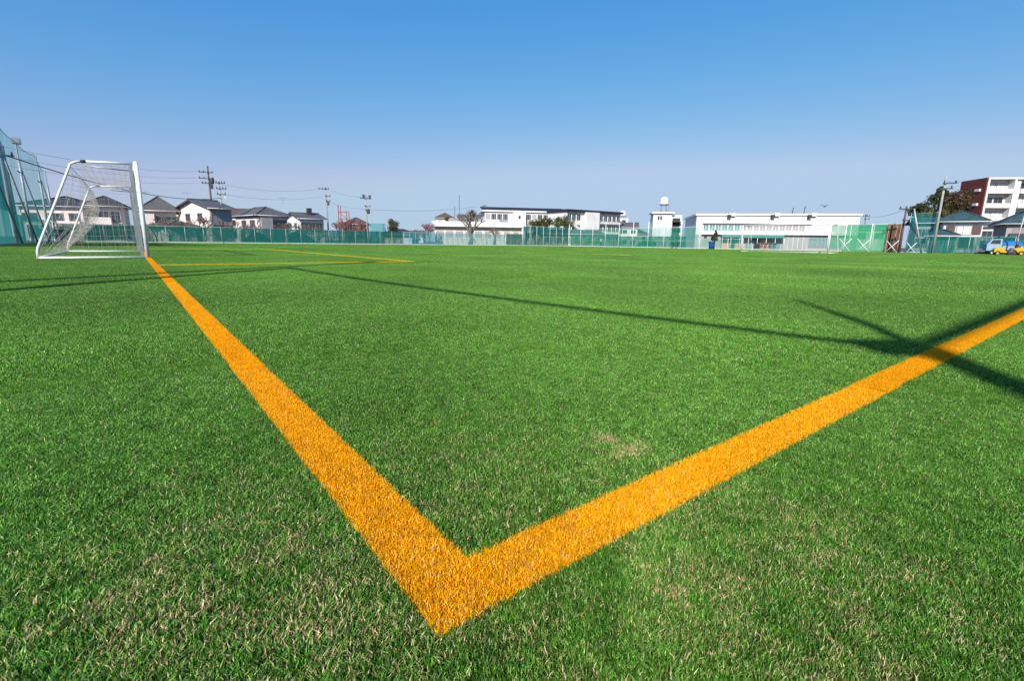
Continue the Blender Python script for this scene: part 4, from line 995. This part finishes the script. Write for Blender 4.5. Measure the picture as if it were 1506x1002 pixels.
def leafy_tree(name, label, px, Y, ptop, width, leaf, n=3000, ls=.28, pbot=None, group=None, shape='round', bark='bark', clumps=16):
    P = at(px, Y); h = zat(px, ptop, Y); t = thing(name, label, 'tree' if 'tree' in name else 'shrub', P, random.uniform(0, 6), group)
    zb = zat(px, pbot, Y) if pbot else h * .2
    zb = max(zb, .15)
    b = MB(); r = max(.05, h * .022); b.tube([(0, 0, 0), (.02*h, 0, h*.45), (0, .02*h, h*.85)], [r*1.3, r, r*.4], 7)
    cl = []
    for i in range(clumps):
        a = random.uniform(0, 2*math.pi); f = random.random()
        if shape == 'cone': z = zb + (h - zb) * f; rad = width/2 * (1 - f) * .75; cr = width * .22 * (1.15 - f*.9)
        else:
            z = zb + (h - zb) * (.18 + .68*f); rad = width/2 * math.sqrt(max(.05, 1 - (2*(.1 + .75*f) - .85)**2)) * random.uniform(.35, .78); cr = random.uniform(.16, .27) * min(width, (h - zb)*1.3)
        c = Vector((rad*math.cos(a), rad*math.sin(a), z)); cl.append((c, cr))
        b.tube([(0, 0, max(.2, z*.6)), tuple(c)], [r*.4, r*.15], 5, False)
    b.build('trunk', M[bark], t)
    f = MB()
    for i in range(n):
        c, cr = random.choice(cl); dv = Vector((random.gauss(0, 1), random.gauss(0, 1), random.gauss(0, 1))).normalized()
        p = c + dv * cr * random.uniform(.45, 1.08) * Vector((1, 1, .85)).length / 1.65
        s = ls * random.uniform(.5, 1.2); nr = (dv + Vector((random.gauss(0, .6), random.gauss(0, .6), random.gauss(0, .6) + .3))).normalized()
        e = nr.orthogonal().normalized(); e.rotate(Matrix.Rotation(random.uniform(0, 6.3), 3, nr)); g = nr.cross(e)
        f.add([p - e*s*.5, p + g*s*.3, p + e*s*.5, p - g*s*.3], [(0, 1, 2, 3)])
    f.build('crown', M[leaf], t); return t
leafy_tree('evergreen_tree', 'dark evergreen tree behind the short brown pole, leftmost of the big trees', 1348, 92, 299, 5.0, 'leaf_dark', 3500, .4, 322)
leafy_tree('evergreen_tree', 'tallest dark evergreen tree just left of the tall pale utility pole', 1368, 95, 277, 7.5, 'leaf_dark', 5000, .42, 318, shape='cone', clumps=26)
leafy_tree('evergreen_tree', 'rusty leaved dark tree between the tall pale pole and the red apartment wall', 1396, 93, 280, 5.6, 'leaf_rusty', 5000, .42, 318)
leafy_tree('evergreen_tree', 'dull green tree over the roof of the shaded wing', 1372, 84, 308, 7.0, 'leaf_olive', 3500, .36, 325)
leafy_tree('evergreen_tree', 'small pointed evergreen tree above the shed', 578, 112, 321, 3.0, 'leaf_olive', 2200, .26, 343)
leafy_tree('evergreen_tree', 'small tufted tree on the horizon above the flat-roofed hall', 695, 150, 309, 2.4, 'leaf_olive', 900, .3, 318)
leafy_tree('evergreen_shrub', 'round green bush above the left part of the hall roof', 660, 150, 319, 2.6, 'leaf_green', 800, .3, 326)
for i, (lb, px, wd) in enumerate((('left olive bush of the row before the school', 786, 3.6), ('second olive bush of the row before the school', 802, 3.4), ('third, greener bush of the row before the school', 818, 4.0), ('right and tallest green bush of the row before the school', 834, 3.6))):
    leafy_tree('evergreen_shrub', lb, px, 125, (321, 320, 320, 316)[i], wd, ('leaf_olive', 'leaf_olive', 'leaf_green', 'leaf_green')[i], 1800, .3, 336, 'green bushes in front of the school')
leafy_tree('conical_tree', 'slim conical evergreen standing in front of the sports hall', 1050, 74, 338, 1.3, 'leaf_dark', 1500, .16, 354, shape='cone', clumps=22)
leafy_tree('evergreen_shrub', 'dark clipped shrub behind the near goal at the left fence', 100, 66, 331, 4.5, 'leaf_dark', 2200, .22, 352)
leafy_tree('evergreen_shrub', 'dark shrub behind the low fence seen through the middle of the goal net', 150, 66, 332, 4.5, 'leaf_dark', 2200, .22, 352)
leafy_tree('evergreen_shrub', 'dark garden shrub left of the near goalpost', 188, 68, 332, 3.6, 'leaf_dark', 1600, .22, 352)

# ------------------------------------------------------------------ shed, machines, small things
P = at(566, 96); w = solve_w(P, R(4), 606); t = thing('storage_shed', 'storage shed with cream and grey sliding doors under a dark roof', 'shed', P, R(4)); h = zat(566, 347, 96)
MB().box(0, w, 0, 2.6, 0, h).build('wall', M['shed_grey'], t)
MB().box(-.5, w + .3, -.5, 2.9, h + .003, h + .22).build('roof', M['roof_dark'], t)
for a, b, mt in ((.02, .36, 'shed_cream'), (.39, .97, 'shed_grey')):
    dr = MB().box(w*a, w*b, -.05, -.003, .06, h - .12).build('sliding_door', M[mt], t); MB().box(w*b - .25, w*b - .17, -.08, -.053, .8, 1.1).build('handle', M['frame_dark'], dr)
P = at(545, 97); w = solve_w(P, R(4), 568); h = zat(545, 329, 97); t = thing('netted_frame', 'teal netted steel frame between the pole and the shed', 'net', P, R(4))
for x in (0, w):
    for y in (0, 2): MB().tube([(x, y, 0), (x, y, h)], .05, 6).build('post', M['galv'], t)
MB().add([(0, -.06, .1), (w, -.06, .1), (w, -.06, h), (0, -.06, h)], [(0, 1, 2, 3)]).build('net_panel', M['net_teal_thick'], t)
MB().add([(0, -.06, h + .06), (w, -.06, h + .06), (w, 2, h + .06), (0, 2, h + .06)], [(0, 1, 2, 3)]).build('net_roof', M['net_teal_thick'], t)
P = at(1046, 73); t = thing('blue_planter', 'blue tub at the foot of the slim conical evergreen', 'tub', P)
MB().lathe([(0, 0), (.36, 0), (.42, 1.0), (.46, 1.05), (.46, 1.1), (.38, 1.1), (.36, .95), (0, .95)], 16).build('tub', M['blue'], t); MB().lathe([(.455, .9), (.48, .9), (.48, 1.0), (.455, 1.0)], 16).build('band', M['dark_steel'], t)
def wheel(parent, x, y, r, wd, rim='yellow'):
    ty = MB().lathe([(r*.55, -wd/2), (r*.9, -wd/2), (r, -wd*.3), (r, wd*.3), (r*.9, wd/2), (r*.55, wd/2)], 18).build('wheel', M['tyre'], parent, (x, y, r)); ty.rotation_euler = (math.pi/2, 0, 0)
    MB().lathe([(0, -wd*.35), (r*.2, -wd*.42), (r*.5, -wd*.3), (r*.56, -wd*.45), (r*.56, wd*.45), (r*.5, wd*.3), (0, wd*.35)], 18).build('rim', M[rim], ty)
# pale blue truck with tarpaulin, and the yellow machine in front
P = at(1449, 49); t = thing('small_truck', 'small blue and white truck parked behind the yellow machine', 'truck', P, R(-30)); t.scale = (.85,)*3
MB().prism([(0, .45), (0, 1.15), (.35, 1.75), (1.25, 1.8), (1.3, .45)], 0, 1.45).build('cab', M['blue_white'], t)
MB().prism([(.22, 1.22), (.44, 1.66), (1.1, 1.69), (1.12, 1.22)], -.012, -.002).build('side_window', M['glass'], t)
MB().box(1.35, 3.1, 0, 1.45, .55, 1.0).build('cargo_bed', M['blue_white'], t)
tp = MB()
k = 8; vs = []
for i in range(k + 1):
    for j in range(5): vs.append((1.35 + 1.75*i/k, .05 + 1.35*j/4, 1.02 + .55*math.sin(math.pi*j/4)**.6*(.6 + .4*math.sin(math.pi*(i + .6)/(k + 1))) + random.uniform(-.05, .05)))
tp.add(vs, [(i*5 + j, (i+1)*5 + j, (i+1)*5 + j + 1, i*5 + j + 1) for i in range(k) for j in range(4)], True); tp.build('tarpaulin', M['blue'], t)
for x in (.55, 2.5):
    for y in (.05, 1.4): wheel(t, x, y, .27, .16, 'steel')
P = at(1461, 45); t = thing('ride_on_mower', 'yellow ride-on machine parked at the right edge of the turf', 'mower', P, R(-30)); t.scale = (.72,)*3
MB().prism([(0, .35), (0, .75), (.2, .92), (.95, .95), (1.05, .35)], 0, .8).build('bonnet', M['yellow'], t)
MB().prism([(1.05, .3), (1.05, .5), (1.5, .5), (1.6, .78), (2.1, .78), (2.15, .3)], .03, .77).build('body', M['yellow'], t)
st = MB().prism([(1.5, .79), (1.5, .9), (1.95, .9), (2.08, 1.35), (2.18, 1.35), (2.08, .79)], .18, .62).build('seat', M['rubber'], t)
MB().tube([(1.08, .4, .9), (1.25, .4, 1.15)], .025, 6).build('steering_column', M['dark_steel'], t)
MB().tube([(1.25 + .02*math.cos(a), .4 + .17*math.sin(a), 1.15 + .17*math.cos(a)*.5) for a in np.linspace(0, 6.28, 13)], .015, 5).build('steering_wheel', M['rubber'], t)
MB().tube([(2.1, .1, .75), (2.1, .1, 1.75), (2.1, .7, 1.75), (2.1, .7, .75)], .03, 6).build('roll_bar', M['dark_steel'], t)
for x, r in ((.35, .26), (1.75, .36)):
    for y in (-.02, .82): wheel(t, x, y, r, .22)
P = at(1481, 44.5); t = thing('yellow_roller', 'second yellow machine, with a roller drum, right of the ride-on one', 'roller', P, R(-30)); t.scale = (.72,)*3
dr = MB().lathe([(0, -.45), (.34, -.45), (.36, -.4), (.36, .4), (.34, .45), (0, .45)], 20).build('drum', M['dark_steel'], t, (.3, .3, .36)); dr.rotation_euler = (math.pi/2, 0, 0)
MB().prism([(.55, .4), (.5, .85), (1.3, 1.0), (1.5, .8), (1.45, .35)], 0, .65).build('body', M['yellow'], t)
MB().tube([(1.3, .32, .9), (1.75, .32, 1.25), (1.95, .32, 1.25)], .03, 6).build('handle', M['dark_steel'], t); MB().box(.75, 1.15, .15, .5, .99, 1.2).build('engine', M['dark_steel'], t)
for y in (-.02, .68): wheel(t, 1.25, y, .28, .16)
# bicycles under the awning
def bicycle(label, P, rz):
    t = thing('bicycle', label, 'bicycle', P, rz, 'bicycles parked at the sports hall')
    for x in (-.52, .52):
        w_ = MB().lathe([(.31, -.02), (.345, -.02), (.345, .02), (.31, .02), (.31, -.02)], 18).build('wheel', M['tyre'], t, (x, 0, .345)); w_.rotation_euler = (math.pi/2, 0, 0)
        s = MB()
        for i in range(6): a = math.pi*i/6; s.tube([(.31*math.cos(a), .31*math.sin(a), 0), (-.31*math.cos(a), -.31*math.sin(a), 0)], .004, 3)
        s.build('spokes', M['steel'], w_)
    f = MB()
    for a, b in (((-.52, 0, .345), (-.1, 0, .32)), ((-.1, 0, .32), (-.18, 0, .82)), ((-.1, 0, .32), (.38, 0, .72)), ((-.16, 0, .70), (.38, 0, .78)), ((-.52, 0, .345), (-.16, 0, .72)), ((.52, 0, .345), (.36, 0, .95))): f.tube([a, b], .018, 6)
    f.build('frame', M['frame_dark'], t)
    MB().tube([(.26, -.28, .98), (.38, -.1, 1.0), (.38, .1, 1.0), (.26, .28, .98)], .014, 6).build('handlebar', M['steel'], t)
    MB().prism([(-.32, .84), (-.3, .9), (-.08, .88), (-.05, .84)], -.07, .07).build('saddle', M['rubber'], t)
    b = MB().box(.42, .72, -.17, .17, .72, .95); b.build('basket', M['dark_steel'], t)
    return t
b0 = bicycle('leftmost bicycle of the row under the teal awning', at(1113, 74.5), R(50))
for i, (px, lb) in enumerate(((1119, 'second bicycle from the left under the teal awning'), (1125, 'middle bicycle under the teal awning'), (1131, 'second bicycle from the right under the teal awning'), (1137, 'rightmost bicycle of the row under the teal awning'))):
    copy_thing(b0, at(px, 74.3 - .2*i), R(50 + random.uniform(-8, 8)), lb)
for px, lb, Y in ((990, 'left bicycle parked behind the pale green net', 80), (997, 'right bicycle parked behind the pale green net', 79.5)):
    o = copy_thing(b0, at(px, Y), R(20 + px % 7 * 9), lb); o['group'] = 'bicycles behind the pale green net'
# dark car behind the net
P = at(938, 94); t = thing('parked_car', 'dark car parked behind the pale green net left of the water tower', 'car', P, R(-10))
MB().prism([(0, .3), (0, .75), (.5, .85), (1.0, 1.4), (2.6, 1.45), (3.2, .95), (3.35, .9), (3.4, .3)], 0, 1.5).build('body', M['car_dark'], t)
MB().prism([(.62, .9), (1.05, 1.34), (1.75, 1.36), (1.75, .9)], -.012, -.002).build('side_window', M['glass'], t); MB().prism([(1.82, .9), (1.82, 1.36), (2.55, 1.38), (3.0, .95)], -.012, -.002).build('side_window', M['glass'], t)
for x in (.65, 2.75):
    for y in (.06, 1.44): wheel(t, x, y, .29, .18, 'steel')
MB().box(-.015, -.002, .12, .4, .58, .72).build('headlight', M['white_paint'], t); MB().box(-.015, -.002, 1.1, 1.38, .58, .72).build('headlight', M['white_paint'], t)
# person behind the corner net
P = at(883.5, 93); t = thing('person', 'person in white top and dark trousers standing behind the corner net', 'person', P, R(20))
me = bpy.data.meshes.new('body')
J = [(0,0,.93),(0,0,1.15),(0,.01,1.36),(0,.01,1.48),(0,-.01,1.62),(-.10,0,.88),(-.12,-.02,.5),(-.13,.02,.08),(-.13,-.12,.04),(.10,0,.88),(.12,-.04,.5),(.14,.02,.08),(.14,-.12,.04),(-.19,.01,1.38),(-.25,.02,1.12),(-.24,-.05,.88),(.19,.01,1.38),(.25,.02,1.12),(.24,-.08,.9)]
RR = [.13,.12,.14,.055,.10,.095,.065,.045,.04,.095,.065,.045,.04,.065,.045,.035,.065,.045,.035]
me.from_pydata(J, [(0,1),(1,2),(2,3),(3,4),(0,5),(5,6),(6,7),(7,8),(0,9),(9,10),(10,11),(11,12),(2,13),(13,14),(14,15),(2,16),(16,17),(17,18)], [])
o = place(me, 'body', M['skin'], t); o.modifiers.new('skin', 'SKIN'); ss = o.modifiers.new('sub', 'SUBSURF'); ss.levels = ss.render_levels = 1
for v, r in zip(me.skin_vertices[0].data, RR): v.radius = (r, r)
me.skin_vertices[0].data[0].use_root = True
MB().lathe([(.16, .90), (.175, 1.0), (.165, 1.15), (.18, 1.3), (.15, 1.42), (.075, 1.47)], 14).build('shirt', M['shirt'], t)
tr = MB(); 
for s in (-1, 1): tr.tube([(s*.085, 0, .97), (s*.12, -.02, .5), (s*.135, .02, .1)], [.115, .085, .07], 10)
tr.build('trousers', M['trousers'], t); MB().lathe([(.0, 1.76), (.06, 1.75), (.105, 1.69), (.112, 1.62), (.10, 1.60)], 12).build('hair', M['hair'], t)
# bird
d_ = ray(1213, 304); Pb = Vector((0, 0, EYE)) + d_ * (60 / d_.y)
t = thing('bird', 'small dark bird flying above the roof of the sports hall', 'bird', Pb, R(30))
MB().tube([(-.28, 0, 0), (-.15, 0, 0), (0, 0, .02), (.14, 0, .03), (.24, 0, .02)], [.02, .05, .075, .05, .01], 8).build('body', M['dark_steel'], t)
for s in (-1, 1): MB().add([(.1, s*.04, .04), (-.08, s*.04, .03), (-.12, s*.35, .22), (.04, s*.32, .22), (-.16, s*.62, .14)] + [(.1, s*.04, .055), (-.08, s*.04, .045), (-.12, s*.35, .235), (.04, s*.32, .235), (-.16, s*.62, .15)],
                          [(0, 1, 2, 3), (3, 2, 4), (8, 7, 6, 5), (9, 7, 8), (0, 3, 8, 5), (3, 4, 9, 8), (1, 6, 7, 2), (2, 7, 9, 4)]).build('wing', M['dark_steel'], t)
